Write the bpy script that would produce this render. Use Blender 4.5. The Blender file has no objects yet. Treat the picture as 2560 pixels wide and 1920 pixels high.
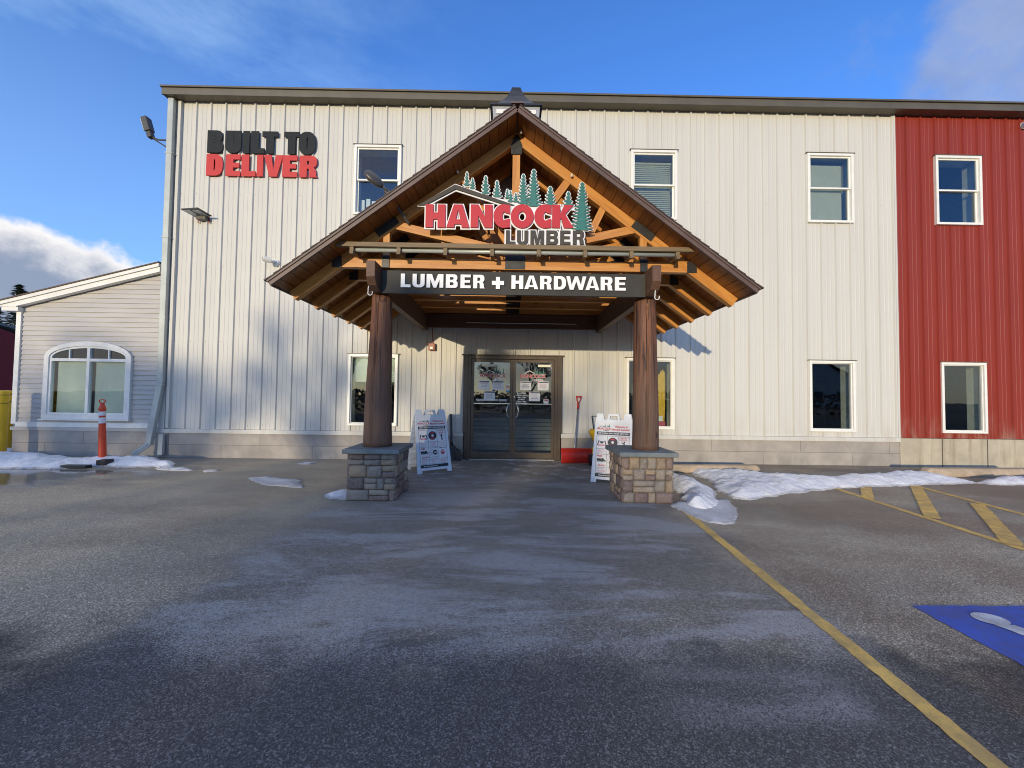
import bpy, bmesh, math, random
from mathutils import Vector, Matrix
import numpy as np
R = math.radians
SC = bpy.context.scene
COL = SC.collection

# ------------------------------------------------------------------ camera, world, sun, exposure
CAM_POS = Vector((0.0, -8.16, 1.38))
pitch, yaw, roll = R(1.7727), R(-0.4701), R(0.7731)
fwd = Vector((-math.sin(yaw)*math.cos(pitch), math.cos(yaw)*math.cos(pitch), math.sin(pitch)))
rt = Vector((math.cos(yaw), math.sin(yaw), 0)); up = rt.cross(fwd)
r2 = rt*math.cos(roll) + up*math.sin(roll); u2 = up*math.cos(roll) - rt*math.sin(roll)
cam = bpy.data.cameras.new('camera'); cam.sensor_width = 36.0; cam.lens = 13.524
cam.clip_start = 0.05; cam.clip_end = 3000
camo = bpy.data.objects.new('camera', cam); COL.objects.link(camo)
M3 = Matrix((r2, u2, -fwd)).transposed()
camo.matrix_world = Matrix.Translation(CAM_POS) @ M3.to_4x4()
SC.camera = camo

SUN_AZ, SUN_EL = R(18.65), R(6.6)        # light travels towards +X/+Y, from behind left of the camera
sd = Vector((math.sin(SUN_AZ)*math.cos(SUN_EL), math.cos(SUN_AZ)*math.cos(SUN_EL), -math.sin(SUN_EL)))
sl = bpy.data.lights.new('sun', 'SUN'); sl.energy = 3.3; sl.angle = R(0.55); sl.color = (1.0, 0.83, 0.56)
so = bpy.data.objects.new('sun', sl); COL.objects.link(so); so.location = (-20, -50, 12)
so.rotation_euler = sd.to_track_quat('-Z', 'Y').to_euler()

world = bpy.data.worlds.new('World'); SC.world = world; world.use_nodes = True
SC.view_settings.view_transform = 'Standard'; SC.view_settings.look = 'None'
SC.view_settings.exposure = 0.0; SC.view_settings.gamma = 1.0
SC.cycles.max_bounces = 8; SC.cycles.transparent_max_bounces = 12
SC.cycles.use_denoising = True; SC.cycles.filter_width = 1.0

def build_world():
    nt = world.node_tree; nt.nodes.clear(); N = nt.nodes.new; L = nt.links.new
    out = N('ShaderNodeOutputWorld'); bg = N('ShaderNodeBackground'); L(bg.outputs[0], out.inputs[0])
    sky = N('ShaderNodeTexSky'); sky.sky_type = 'NISHITA'; sky.sun_disc = False
    sky.sun_elevation = SUN_EL; sky.sun_rotation = math.atan2(-sd.x, -sd.y)
    sky.altitude = 50; sky.air_density = 1.0; sky.dust_density = 0.6; sky.ozone_density = 2.5
    bg.inputs['Strength'].default_value = 0.15
    tint = N('ShaderNodeMix'); tint.data_type = 'RGBA'; tint.blend_type = 'MULTIPLY'; tint.inputs[0].default_value = 1
    L(sky.outputs[0], tint.inputs[6]); tint.inputs[7].default_value = (1.15, 1.80, 3.0, 1)
    tc = N('ShaderNodeTexCoord')
    sep = N('ShaderNodeSeparateXYZ'); L(tc.outputs['Generated'], sep.inputs[0])
    def math_(op, a, b=None, clamp=False):
        n = N('ShaderNodeMath'); n.operation = op; n.use_clamp = clamp
        for i, v in enumerate((a, b)):
            if v is None: continue
            if isinstance(v, (int, float)): n.inputs[i].default_value = v
            else: L(v, n.inputs[i])
        return n.outputs[0]
    def noise(scale, detail, rough, vec=None, stretch=(1, 1, 1), off=(0, 0, 0)):
        mp = N('ShaderNodeMapping'); mp.inputs['Scale'].default_value = stretch; mp.inputs['Location'].default_value = off
        L(tc.outputs['Generated'], mp.inputs[0])
        n = N('ShaderNodeTexNoise'); n.inputs['Scale'].default_value = scale
        n.inputs['Detail'].default_value = detail; n.inputs['Roughness'].default_value = rough
        L(mp.outputs[0], n.inputs[0]); return n.outputs[0]
    def sstep(v, a, b):
        m = N('ShaderNodeMapRange'); m.interpolation_type = 'SMOOTHSTEP'
        L(v, m.inputs[0]); m.inputs[1].default_value = a; m.inputs[2].default_value = b
        m.inputs[3].default_value = 0; m.inputs[4].default_value = 1; return m.outputs[0]
    def mix(fac, a, b):
        n = N('ShaderNodeMix'); n.data_type = 'RGBA'
        if isinstance(fac, float): n.inputs[0].default_value = fac
        else: L(fac, n.inputs[0])
        for i, v in ((6, a), (7, b)):
            if isinstance(v, tuple): n.inputs[i].default_value = (*v, 1)
            else: L(v, n.inputs[i])
        return n.outputs[2]
    X, Y, Z = sep.outputs
    col = tint.outputs[2]
    # thin high veil, thicker on the left
    wis = noise(2.2, 6, 0.62, stretch=(1, 1.0, 3.2), off=(0.3, 0.1, 0))
    lm = sstep(X, 0.05, -0.65)
    w = math_('MULTIPLY', sstep(wis, 0.42, 0.78), math_('MULTIPLY', lm, 0.45))
    w2 = math_('MULTIPLY', math_('MULTIPLY', lm, sstep(Z, 0.75, 0.2)), 0.28)
    col = mix(math_('MAXIMUM', w, w2), col, (3.6, 5.4, 7.6))
    # pale band low over the horizon, everywhere
    col = mix(math_('MULTIPLY', sstep(Z, 0.22, 0.0), 0.35), col, (3.4, 3.9, 4.6))
    # cumulus bank low on the left
    puff = noise(5.5, 8, 0.58, off=(1.7, 0.4, 0.2))
    hi = math_('SUBTRACT', math_('ADD', 0.148, math_('MULTIPLY', puff, 0.20)), Z)
    side = sstep(X, -0.50, -0.62)
    bank = math_('MULTIPLY', sstep(hi, -0.004, 0.022), side)
    shade = sstep(hi, 0.014, 0.062)
    soft = noise(9, 5, 0.55)
    ccol = mix(shade, (7.2, 6.9, 6.6), (2.0, 2.35, 3.15))
    ccol = mix(math_('MULTIPLY', sstep(soft, 0.42, 0.75), 0.35), ccol, (3.6, 3.8, 4.4))
    col = mix(math_('MULTIPLY', bank, 0.94), col, ccol)
    # soft cloud top right
    d0 = Vector((0.685, 0.53, 0.515)).normalized()
    dot = N('ShaderNodeVectorMath'); dot.operation = 'DOT_PRODUCT'; L(tc.outputs['Generated'], dot.inputs[0]); dot.inputs[1].default_value = d0
    b2 = math_('ADD', dot.outputs['Value'], math_('MULTIPLY', math_('SUBTRACT', noise(7, 7, 0.6, off=(.2, .9, .4)), 0.5), 0.075))
    col = mix(math_('MULTIPLY', sstep(b2, 0.985, 1.010), 0.72), col, mix(sstep(soft, 0.35, 0.68), (1.9, 2.4, 3.8), (2.7, 3.1, 4.2)))
    # bright veil added overhead, out of frame, as fill light for the ground
    zen_fill = math_('MULTIPLY', sstep(Z, 0.74, 0.93), sstep(noise(2.6, 5, 0.6, stretch=(1, 2.2, 1)), 0.30, 0.62))
    col = mix(math_('MULTIPLY', zen_fill, 0.85), col, (9.0, 9.2, 9.8))
    # broken cloud behind the camera, seen only in the glass
    back = math_('MULTIPLY', sstep(Y, -0.25, -0.6), sstep(noise(3.0, 6, 0.6, stretch=(1, 1, 2.5)), 0.5, 0.66))
    col = mix(math_('MULTIPLY', back, 0.6), col, (4.8, 4.2, 3.8))
    glow = math_('MULTIPLY', sstep(Y, -0.35, -0.8), sstep(Z, 0.26, 0.02))
    col = mix(math_('MULTIPLY', glow, 0.6), col, (7.6, 6.6, 5.0))       # pale evening glow low on the sun side
    L(col, bg.inputs[0])
build_world()

# ------------------------------------------------------------------ material helpers
def new_mat(name):
    m = bpy.data.materials.new(name); m.use_nodes = True; nt = m.node_tree
    return m, nt, nt.nodes['Principled BSDF']
class NB:                                            # short node builder
    def __init__(s, nt): s.nt = nt; s.N = nt.nodes.new; s.L = nt.links.new
    def val(s, node, i, v):
        if v is None: return
        if hasattr(v, 'links') or isinstance(v, bpy.types.NodeSocket): s.L(v, node.inputs[i])
        else: node.inputs[i].default_value = v
    def coord(s, kind='Object'): return s.N('ShaderNodeTexCoord').outputs[kind]
    def attr(s, name): n = s.N('ShaderNodeAttribute'); n.attribute_name = name; return n
    def mapp(s, vec, scale=(1, 1, 1), loc=(0, 0, 0), rot=(0, 0, 0)):
        n = s.N('ShaderNodeMapping'); s.L(vec, n.inputs[0]); n.inputs['Scale'].default_value = scale
        n.inputs['Location'].default_value = loc; n.inputs['Rotation'].default_value = rot; return n.outputs[0]
    def noise(s, vec, scale, detail=4, rough=0.55, dist=0):
        n = s.N('ShaderNodeTexNoise'); s.L(vec, n.inputs[0]); n.inputs['Scale'].default_value = scale
        n.inputs['Detail'].default_value = detail; n.inputs['Roughness'].default_value = rough
        n.inputs['Distortion'].default_value = dist; return n.outputs[0]
    def vor(s, vec, scale, feature='F1', out=0):
        n = s.N('ShaderNodeTexVoronoi'); s.L(vec, n.inputs[0]); n.inputs['Scale'].default_value = scale; n.feature = feature
        return n.outputs[out]
    def math(s, op, a, b=None, clamp=False):
        n = s.N('ShaderNodeMath'); n.operation = op; n.use_clamp = clamp; s.val(n, 0, a); s.val(n, 1, b); return n.outputs[0]
    def sstep(s, v, a, b, lo=0.0, hi=1.0):
        m = s.N('ShaderNodeMapRange'); m.interpolation_type = 'SMOOTHSTEP'; s.val(m, 0, v)
        for i, q in ((1, a), (2, b), (3, lo), (4, hi)): m.inputs[i].default_value = q
        return m.outputs[0]
    def mix(s, fac, a, b, mode='MIX'):
        n = s.N('ShaderNodeMix'); n.data_type = 'RGBA'; n.blend_type = mode; s.val(n, 0, fac)
        for i, v in ((6, a), (7, b)): s.val(n, i, (*v, 1) if isinstance(v, tuple) and len(v) == 3 else v)
        return n.outputs[2]
    def bump(s, h, strength=0.3, dist=0.01):
        n = s.N('ShaderNodeBump'); s.val(n, 'Height', h); n.inputs['Strength'].default_value = strength
        n.inputs['Distance'].default_value = dist; return n.outputs[0]
    def sep(s, v): n = s.N('ShaderNodeSeparateXYZ'); s.L(v, n.inputs[0]); return n.outputs

def simple(name, col, rough=0.5, metal=0.0, vary=0.12, vscale=6.0, bump=0.0, bscale=80.0, spec=0.5, stretch=(1, 1, 1), coat=0.0):
    m, nt, p = new_mat(name); b = NB(nt); v = b.mapp(b.coord(), scale=stretch)
    n = b.noise(v, vscale, 5, 0.6)
    d = tuple(c*(1-vary) for c in col); h = tuple(min(1, c*(1+vary)) for c in col)
    nt.links.new(b.mix(b.sstep(n, 0.25, 0.75), d, h), p.inputs['Base Color'])
    p.inputs['Roughness'].default_value = rough; p.inputs['Metallic'].default_value = metal
    p.inputs['Specular IOR Level'].default_value = spec; p.inputs['Coat Weight'].default_value = coat
    if bump: nt.links.new(b.bump(b.noise(v, bscale, 3, 0.6), bump, 0.004), p.inputs['Normal'])
    return m

def siding_mat(name, col, streak):
    m, nt, p = new_mat(name); b = NB(nt); o = b.coord()
    n1 = b.noise(b.mapp(o, scale=(3.2, 1, 0.22)), 1.0, 5, 0.6)
    n2 = b.noise(o, 0.55, 4, 0.6)
    c = b.mix(b.sstep(n1, 0.35, 0.8), col, tuple(x*(1-streak) for x in col))
    c = b.mix(b.math('MULTIPLY', b.sstep(n2, 0.35, 0.7), 0.35), c, tuple(x*(1-streak*0.8) for x in col))
    z = b.sep(o)[2]
    grime = b.math('MULTIPLY', b.sstep(z, 1.25, 0.5), b.sstep(b.noise(b.mapp(o, scale=(6, 1, 1.2)), 1.0, 4, 0.6), 0.42, 0.7))
    c = b.mix(b.math('MULTIPLY', grime, 0.35), c, (0.42, 0.36, 0.28))
    nt.links.new(c, p.inputs['Base Color']); p.inputs['Roughness'].default_value = 0.5
    p.inputs['Specular IOR Level'].default_value = 0.28
    nt.links.new(b.bump(b.noise(b.mapp(o, scale=(1, 1, 0.4)), 2.6, 3, 0.5), 0.10, 0.03), p.inputs['Normal'])
    return m

def wood_mat(name, c1, c2, rough=0.55, coat=0.0, attr='grain'):
    m, nt, p = new_mat(name); b = NB(nt)
    g = b.attr(attr).outputs['Vector']
    wv = b.noise(b.mapp(g, scale=(0.9, 11, 11)), 2.2, 5, 0.62, 0.6)
    fine = b.noise(b.mapp(g, scale=(2.5, 70, 70)), 1.0, 3, 0.6)
    knot = b.vor(b.mapp(g, scale=(2.2, 6.5, 6.5)), 1.0)
    f = b.math('ADD', b.math('MULTIPLY', wv, 0.75), b.math('MULTIPLY', fine, 0.3))
    c = b.mix(b.sstep(f, 0.34, 0.68), c2, c1)
    c = b.mix(b.math('MULTIPLY', b.sstep(knot, 0.17, 0.05), 0.75), c, tuple(x*0.28 for x in c2))
    rnd = nt.nodes.new('ShaderNodeNewGeometry').outputs['Random Per Island']
    c = b.mix(b.math('MULTIPLY', rnd, 0.38), c, tuple(x*0.55 for x in c2))
    nt.links.new(c, p.inputs['Base Color']); p.inputs['Roughness'].default_value = rough; p.inputs['Coat Weight'].default_value = coat
    nt.links.new(b.bump(f, 0.22, 0.004), p.inputs['Normal'])
    return m

def log_mat(name, c1, c2, lo):
    m, nt, p = new_mat(name); b = NB(nt); o = b.coord()
    wv = b.noise(b.mapp(o, scale=(7, 7, 0.5)), 2.0, 6, 0.65, 0.4)
    fine = b.noise(b.mapp(o, scale=(46, 46, 1.6)), 1.0, 4, 0.65)
    c = b.mix(b.sstep(wv, 0.3, 0.72), c1, c2)
    c = b.mix(b.math('MULTIPLY', b.sstep(fine, 0.46, 0.62), 0.8), c, tuple(x*0.35 for x in c2))
    chk = b.noise(b.mapp(o, scale=(22, 22, 0.45), loc=(3, 1, 0)), 1.0, 3, 0.5)
    c = b.mix(b.sstep(chk, 0.645, 0.665), c, (0.018, 0.010, 0.007))
    z = b.sep(o)[2]
    fade = b.math('ADD', z, b.math('MULTIPLY', b.noise(b.mapp(o, scale=(5, 5, 1)), 1.5, 4, 0.6), 0.7))
    c = b.mix(b.math('MULTIPLY', b.sstep(fade, 2.55, 1.5), 0.75), c, lo)          # duller brown below, redder above
    kn = b.vor(b.mapp(o, scale=(5.5, 5.5, 2.1)), 1.0)
    c = b.mix(b.math('MULTIPLY', b.sstep(kn, 0.16, 0.06), 0.8), c, tuple(x*0.3 for x in c2))
    nt.links.new(c, p.inputs['Base Color']); p.inputs['Roughness'].default_value = 0.68
    nt.links.new(b.bump(b.math('ADD', wv, b.math('MULTIPLY', fine, 0.6)), 0.7, 0.02), p.inputs['Normal'])
    return m

def stone_mat():
    m, nt, p = new_mat('ledge_stone'); b = NB(nt); o = b.coord()
    rnd = nt.nodes.new('ShaderNodeNewGeometry').outputs['Random Per Island']
    cr = nt.nodes.new('ShaderNodeValToRGB'); cr.color_ramp.interpolation = 'CONSTANT'; e = cr.color_ramp.elements
    cols = [(0.31, 0.235, 0.155), (0.235, 0.170, 0.140), (0.36, 0.295, 0.215), (0.165, 0.122, 0.108), (0.29, 0.245, 0.195), (0.22, 0.150, 0.130), (0.34, 0.255, 0.165), (0.265, 0.235, 0.20)]
    e[0].position = 0; e[0].color = (*cols[0], 1); e[1].position = 1/8; e[1].color = (*cols[1], 1)
    for i in range(2, 8): k = e.new(i/8); k.color = (*cols[i], 1)
    nt.links.new(rnd, cr.inputs[0])
    n = b.noise(o, 9, 6, 0.65); n2 = b.noise(o, 42, 5, 0.65)
    c = b.mix(b.math('MULTIPLY', b.sstep(n, 0.42, 0.72), 0.6), cr.outputs[0], (0.17, 0.125, 0.10))
    c = b.mix(b.math('MULTIPLY', b.sstep(n2, 0.5, 0.75), 0.5), c, (0.48, 0.42, 0.34))
    nt.links.new(c, p.inputs['Base Color']); p.inputs['Roughness'].default_value = 0.85
    nt.links.new(b.bump(b.math('ADD', n, b.math('MULTIPLY', n2, 0.4)), 0.9, 0.02), p.inputs['Normal'])
    return m

def block_mat(name, col, stain):
    m, nt, p = new_mat(name); b = NB(nt); o = b.coord(); s = b.sep(o)
    cx = nt.nodes.new('ShaderNodeCombineXYZ'); nt.links.new(s[0], cx.inputs[0]); nt.links.new(s[2], cx.inputs[1])
    n = b.noise(o, 2.2, 6, 0.65); f = b.noise(o, 60, 4, 0.7)
    c = b.mix(b.sstep(n, 0.3, 0.7), tuple(x*0.84 for x in col), tuple(min(1, x*1.1) for x in col))
    c = b.mix(b.math('MULTIPLY', b.sstep(f, 0.5, 0.8), 0.3), c, tuple(x*0.6 for x in col))
    h = f
    if stain:                                      # rain streaks running down the poured concrete
        st = b.noise(b.mapp(o, scale=(4.2, 1, 0.3)), 1.0, 5, 0.62)
        c = b.mix(b.math('MULTIPLY', b.sstep(st, 0.48, 0.66), 0.5), c, (0.21, 0.16, 0.085))
        st2 = b.noise(b.mapp(o, scale=(9, 1, 0.3), loc=(3, 0, 0)), 1.0, 3, 0.6)
        c = b.mix(b.math('MULTIPLY', b.sstep(st2, 0.62, 0.70), 0.4), c, (0.62, 0.58, 0.48))
    else:
        br = nt.nodes.new('ShaderNodeTexBrick'); nt.links.new(cx.outputs[0], br.inputs[0]); br.offset = 0.42
        br.inputs['Scale'].default_value = 1; br.inputs['Mortar Size'].default_value = 0.006; br.inputs['Mortar Smooth'].default_value = 0.3
        br.inputs['Brick Width'].default_value = 1.9; br.inputs['Row Height'].default_value = 0.27
        br.inputs[1].default_value = (1, 1, 1, 1); br.inputs[2].default_value = (0.86, 0.86, 0.88, 1); br.inputs[3].default_value = (0.5, 0.5, 0.5, 1)
        c = b.mix(1.0, c, br.outputs[0], 'MULTIPLY')
        wet = b.math('MULTIPLY', b.sstep(s[2], 0.42, 0.0), b.sstep(b.noise(b.mapp(o, scale=(1, 1, 0.5)), 1.6, 5, 0.6), 0.46, 0.62))
        c = b.mix(b.math('MULTIPLY', wet, 0.45), c, tuple(x*0.45 for x in col))
    nt.links.new(c, p.inputs['Base Color']); p.inputs['Roughness'].default_value = 0.85
    nt.links.new(b.bump(h, 0.25, 0.006), p.inputs['Normal'])
    return m

def glass_mat(name, tint=(0.86, 0.90, 0.88), boost=1.7):
    m = bpy.data.materials.new(name); m.use_nodes = True; nt = m.node_tree; nt.nodes.clear(); b = NB(nt)
    out = b.N('ShaderNodeOutputMaterial'); tr = b.N('ShaderNodeBsdfTransparent'); tr.inputs[0].default_value = (*tint, 1)
    gl = b.N('ShaderNodeBsdfGlossy'); gl.inputs['Roughness'].default_value = 0.0; gl.inputs[0].default_value = (0.92, 0.96, 1, 1)
    fr = b.N('ShaderNodeFresnel'); fr.inputs[0].default_value = 1.5
    f = b.math('ADD', b.math('MULTIPLY', fr.outputs[0], boost), 0.03, True)
    f = b.math('MULTIPLY', f, b.math('SUBTRACT', 1.0, b.N('ShaderNodeNewGeometry').outputs['Backfacing']))
    bp = b.bump(b.noise(b.coord(), 1.3, 2, 0.5), 0.03, 0.05); b.L(bp, gl.inputs['Normal'])
    mx = b.N('ShaderNodeMixShader'); b.L(f, mx.inputs[0]); b.L(tr.outputs[0], mx.inputs[1]); b.L(gl.outputs[0], mx.inputs[2]); b.L(mx.outputs[0], out.inputs[0])
    return m

def ground_mat():
    m, nt, p = new_mat('asphalt'); b = NB(nt); o = b.coord(); s = b.sep(o); x, y = s[0], s[1]
    big = b.noise(b.mapp(o, scale=(0.35, 0.8, 1)), 1.0, 5, 0.6)
    mid = b.noise(o, 2.3, 5, 0.62)
    agg = b.vor(o, 150, 'F1'); aggc = nt.nodes.new('ShaderNodeTexVoronoi'); nt.links.new(o, aggc.inputs[0]); aggc.inputs['Scale'].default_value = 150
    gr = b.noise(o, 95, 3, 0.7); gr2 = b.noise(o, 260, 2, 0.6)
    stone = b.sep(aggc.outputs['Color'])[0]
    base = b.mix(b.sstep(big, 0.35, 0.68), (0.47, 0.40, 0.29), (0.305, 0.26, 0.195))
    base = b.mix(b.math('MULTIPLY', b.sstep(mid, 0.45, 0.75), 0.35), base, (0.44, 0.38, 0.29))
    # foreground shade, painted as darker asphalt near the camera; to the right a browner damp bay
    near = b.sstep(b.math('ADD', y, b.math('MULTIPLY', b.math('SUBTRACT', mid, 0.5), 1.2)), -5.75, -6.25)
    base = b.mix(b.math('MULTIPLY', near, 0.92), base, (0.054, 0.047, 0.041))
    bay = b.math('MULTIPLY', b.sstep(b.math('ADD', x, b.math('MULTIPLY', y, 0.12)), 1.35, 1.65), b.sstep(b.noise(b.mapp(o, scale=(0.45, 0.7, 1), loc=(2, 5, 0)), 1.0, 5, 0.6), 0.62, 0.38))
    base = b.mix(b.math('MULTIPLY', bay, 0.6), base, (0.235, 0.160, 0.105))
    # aggregate: single chips, lighter and darker, with black binder between them
    cell = nt.nodes.new('ShaderNodeTexVoronoi'); nt.links.new(o, cell.inputs[0]); cell.inputs['Scale'].default_value = 165
    chip = b.sep(cell.outputs['Color'])[0]; chip2 = b.sep(cell.outputs['Color'])[1]
    cell2 = nt.nodes.new('ShaderNodeTexVoronoi'); nt.links.new(o, cell2.inputs[0]); cell2.inputs['Scale'].default_value = 330
    chip3 = b.sep(cell2.outputs['Color'])[0]
    k = b.math('ADD', b.math('MULTIPLY', b.math('POWER', chip, 4.0), 1.55), b.math('MULTIPLY', chip3, 0.70))
    k = b.math('ADD', k, 0.27)
    k = b.math('ADD', b.math('MULTIPLY', k, b.sstep(y, -3.0, -6.0, 0.68, 1.0)), b.sstep(y, -3.0, -6.0, 0.32, 0.0))
    kk = nt.nodes.new('ShaderNodeCombineXYZ'); [nt.links.new(k, kk.inputs[i]) for i in range(3)]
    speck = kk.outputs[0]
    # dried road salt: a whitish film over the walkway in front of the entrance, swept in streaks
    ws = b.noise(b.mapp(o, scale=(0.55, 1.9, 1)), 1.0, 8, 0.70, 0.5)
    xe = b.math('ADD', x, b.math('MULTIPLY', b.math('SUBTRACT', b.noise(o, 1.1, 4, 0.6), 0.5), 1.5))
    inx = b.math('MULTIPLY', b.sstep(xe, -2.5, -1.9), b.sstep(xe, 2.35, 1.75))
    iny = b.math('MULTIPLY', b.sstep(y, -6.5, -5.8), b.sstep(y, -0.1, -2.9, 0.35, 1.0))
    salt = b.math('MULTIPLY', b.math('MULTIPLY', inx, iny), b.sstep(ws, 0.40, 0.57))
    pits = b.sstep(b.math('ADD', b.math('MULTIPLY', chip2, 0.6), b.math('MULTIPLY', chip3, 0.5)), 0.30, 0.62)
    base = b.mix(1.0, base, speck, 'MULTIPLY')
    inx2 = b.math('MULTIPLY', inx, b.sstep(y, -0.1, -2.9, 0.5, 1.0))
    dith = b.math('ADD', b.math('MULTIPLY', salt, 0.62), b.math('MULTIPLY', b.math('ADD', chip2, chip3), 0.42))
    salt = b.math('MULTIPLY', b.sstep(dith, 0.80, 1.10), b.sstep(salt, 0.02, 0.25))
    patch = b.math('MULTIPLY', b.math('MULTIPLY', b.sstep(x, 0.55, 0.9), b.sstep(x, 1.75, 1.5)), b.math('MULTIPLY', b.sstep(y, -6.55, -6.4), b.sstep(y, -6.1, -6.25)))
    salt = b.math('MAXIMUM', salt, b.math('MULTIPLY', b.math('MULTIPLY', patch, b.sstep(ws, 0.3, 0.55)), b.math('MULTIPLY', pits, 0.7)))
    ty = b.math('ADD', y, b.math('MULTIPLY', b.math('SUBTRACT', b.noise(o, 2.6, 4, 0.6), 0.5), 0.14))
    tyre = b.math('MULTIPLY', b.math('MAXIMUM', b.math('MULTIPLY', b.sstep(ty, -5.40, -5.35), b.sstep(ty, -5.25, -5.30)), b.math('MULTIPLY', b.sstep(ty, -5.64, -5.58), b.sstep(ty, -5.46, -5.52))), b.math('MULTIPLY', b.sstep(x, 0.05, 0.5), b.sstep(x, 2.0, 1.7)))
    salt = b.math('MULTIPLY', salt, b.math('SUBTRACT', 1.0, b.math('MULTIPLY', tyre, 0.85)))
    foot = b.math('MULTIPLY', b.sstep(b.vor(b.mapp(o, scale=(1.0, 1.9, 1)), 2.3), 0.22, 0.12), b.sstep(b.noise(o, 0.9, 2), 0.50, 0.58))
    salt = b.math('MULTIPLY', salt, b.math('SUBTRACT', 1.0, b.math('MULTIPLY', foot, 0.75)))
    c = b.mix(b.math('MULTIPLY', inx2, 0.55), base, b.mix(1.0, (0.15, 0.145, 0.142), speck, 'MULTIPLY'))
    c = b.mix(b.math('MULTIPLY', salt, 0.80), c, (0.46, 0.45, 0.44))
    sc = b.math('MULTIPLY', b.math('MULTIPLY', b.sstep(y, -2.6, -1.2), inx), b.sstep(b.noise(b.mapp(o, scale=(1, 1.6, 1)), 2.6, 6, 0.7), 0.52, 0.62))
    c = b.mix(b.math('MULTIPLY', sc, 0.75), c, (0.58, 0.56, 0.54))                   # scraped salt by the door
    gl = b.math('MULTIPLY', b.sstep(b.vor(o, 7.5), 0.06, 0.03), b.sstep(y, -5.5, -3.0))
    c = b.mix(b.math('MULTIPLY', gl, 0.5), c, (0.6, 0.6, 0.62))                     # stray grains
    # pale concrete-like apron beside the wall on the left, dry
    ap = b.math('MULTIPLY', b.sstep(b.math('ADD', y, b.math('MULTIPLY', x, -0.55)), 2.2, 2.5), b.sstep(x, -3.1, -3.8))
    ap = b.math('MULTIPLY', ap, b.sstep(y, -1.9, -1.5))
    c = b.mix(b.math('MULTIPLY', ap, 0.45), c, (0.19, 0.185, 0.175))
    # tar edge and damp strip along the wall
    dampn = b.noise(b.mapp(o, scale=(1, 2.2, 1)), 1.2, 5, 0.6)
    yy = b.math('ADD', y, b.math('MULTIPLY', b.math('SUBTRACT', dampn, 0.5), 0.8))
    damp = b.math('MULTIPLY', b.sstep(yy, -0.55, -0.3), b.sstep(x, 2.0, 2.6))
    wetL = b.math('MULTIPLY', b.math('MULTIPLY', b.sstep(x, -4.6, -6.4), b.sstep(y, -1.2, -1.5)), b.math('MULTIPLY', b.sstep(y, -3.0, -2.4), b.sstep(b.math('ADD', b.noise(b.mapp(o, scale=(0.5, 1.6, 1)), 1.0, 4, 0.5), b.sstep(x, -5.5, -8.0, 0.0, 0.30)), 0.46, 0.60)))
    wet = b.math('MAXIMUM', b.math('MULTIPLY', damp, 0.8), wetL)
    melt = b.math('MULTIPLY', b.sstep(b.noise(b.mapp(o, scale=(0.5, 0.9, 1), loc=(7, 2, 0)), 1.0, 5, 0.55), 0.55, 0.68), b.sstep(x, 1.9, 2.6))
    wet = b.math('MAXIMUM', wet, b.math('MULTIPLY', melt, 0.45))
    c = b.mix(b.math('MULTIPLY', wet, 0.62), c, (0.022, 0.021, 0.022))
    nt.links.new(c, p.inputs['Base Color'])
    rough = b.math('SUBTRACT', 0.86, b.math('MULTIPLY', wet, 0.60)); rough = b.math('SUBTRACT', rough, b.math('MULTIPLY', wetL, 0.22), True)
    nt.links.new(rough, p.inputs['Roughness']); p.inputs['Specular IOR Level'].default_value = 0.4
    h = b.math('ADD', b.math('MULTIPLY', chip, 0.8), b.math('ADD', b.math('MULTIPLY', gr, 0.7), b.math('MULTIPLY', chip3, 0.4)))
    bn = nt.nodes.new('ShaderNodeBump'); nt.links.new(h, bn.inputs['Height']); bn.inputs['Distance'].default_value = 0.006
    nt.links.new(b.math('SUBTRACT', 0.7, b.math('MULTIPLY', wet, 0.69), True), bn.inputs['Strength'])
    nt.links.new(bn.outputs[0], p.inputs['Normal'])
    return m

def paint_mat(name, col, wear=0.5, under=(0.08, 0.075, 0.07)):
    m, nt, p = new_mat(name); b = NB(nt); o = b.coord()
    n = b.noise(o, 7, 6, 0.7); g = b.noise(o, 95, 3, 0.7); g2 = b.noise(o, 2, 4, 0.6)
    c = b.mix(b.sstep(g2, 0.3, 0.7), col, tuple(x*0.78 for x in col))
    w = b.math('MULTIPLY', b.sstep(b.math('ADD', n, b.math('MULTIPLY', g, -0.5)), 0.34, 0.16), wear)
    c = b.mix(w, c, under); c = b.mix(b.math('MULTIPLY', b.sstep(g, 0.46, 0.34), 0.45), c, under)
    nt.links.new(c, p.inputs['Base Color']); p.inputs['Roughness'].default_value = 0.7
    nt.links.new(b.bump(g, 0.5, 0.006), p.inputs['Normal'])
    return m

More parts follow.
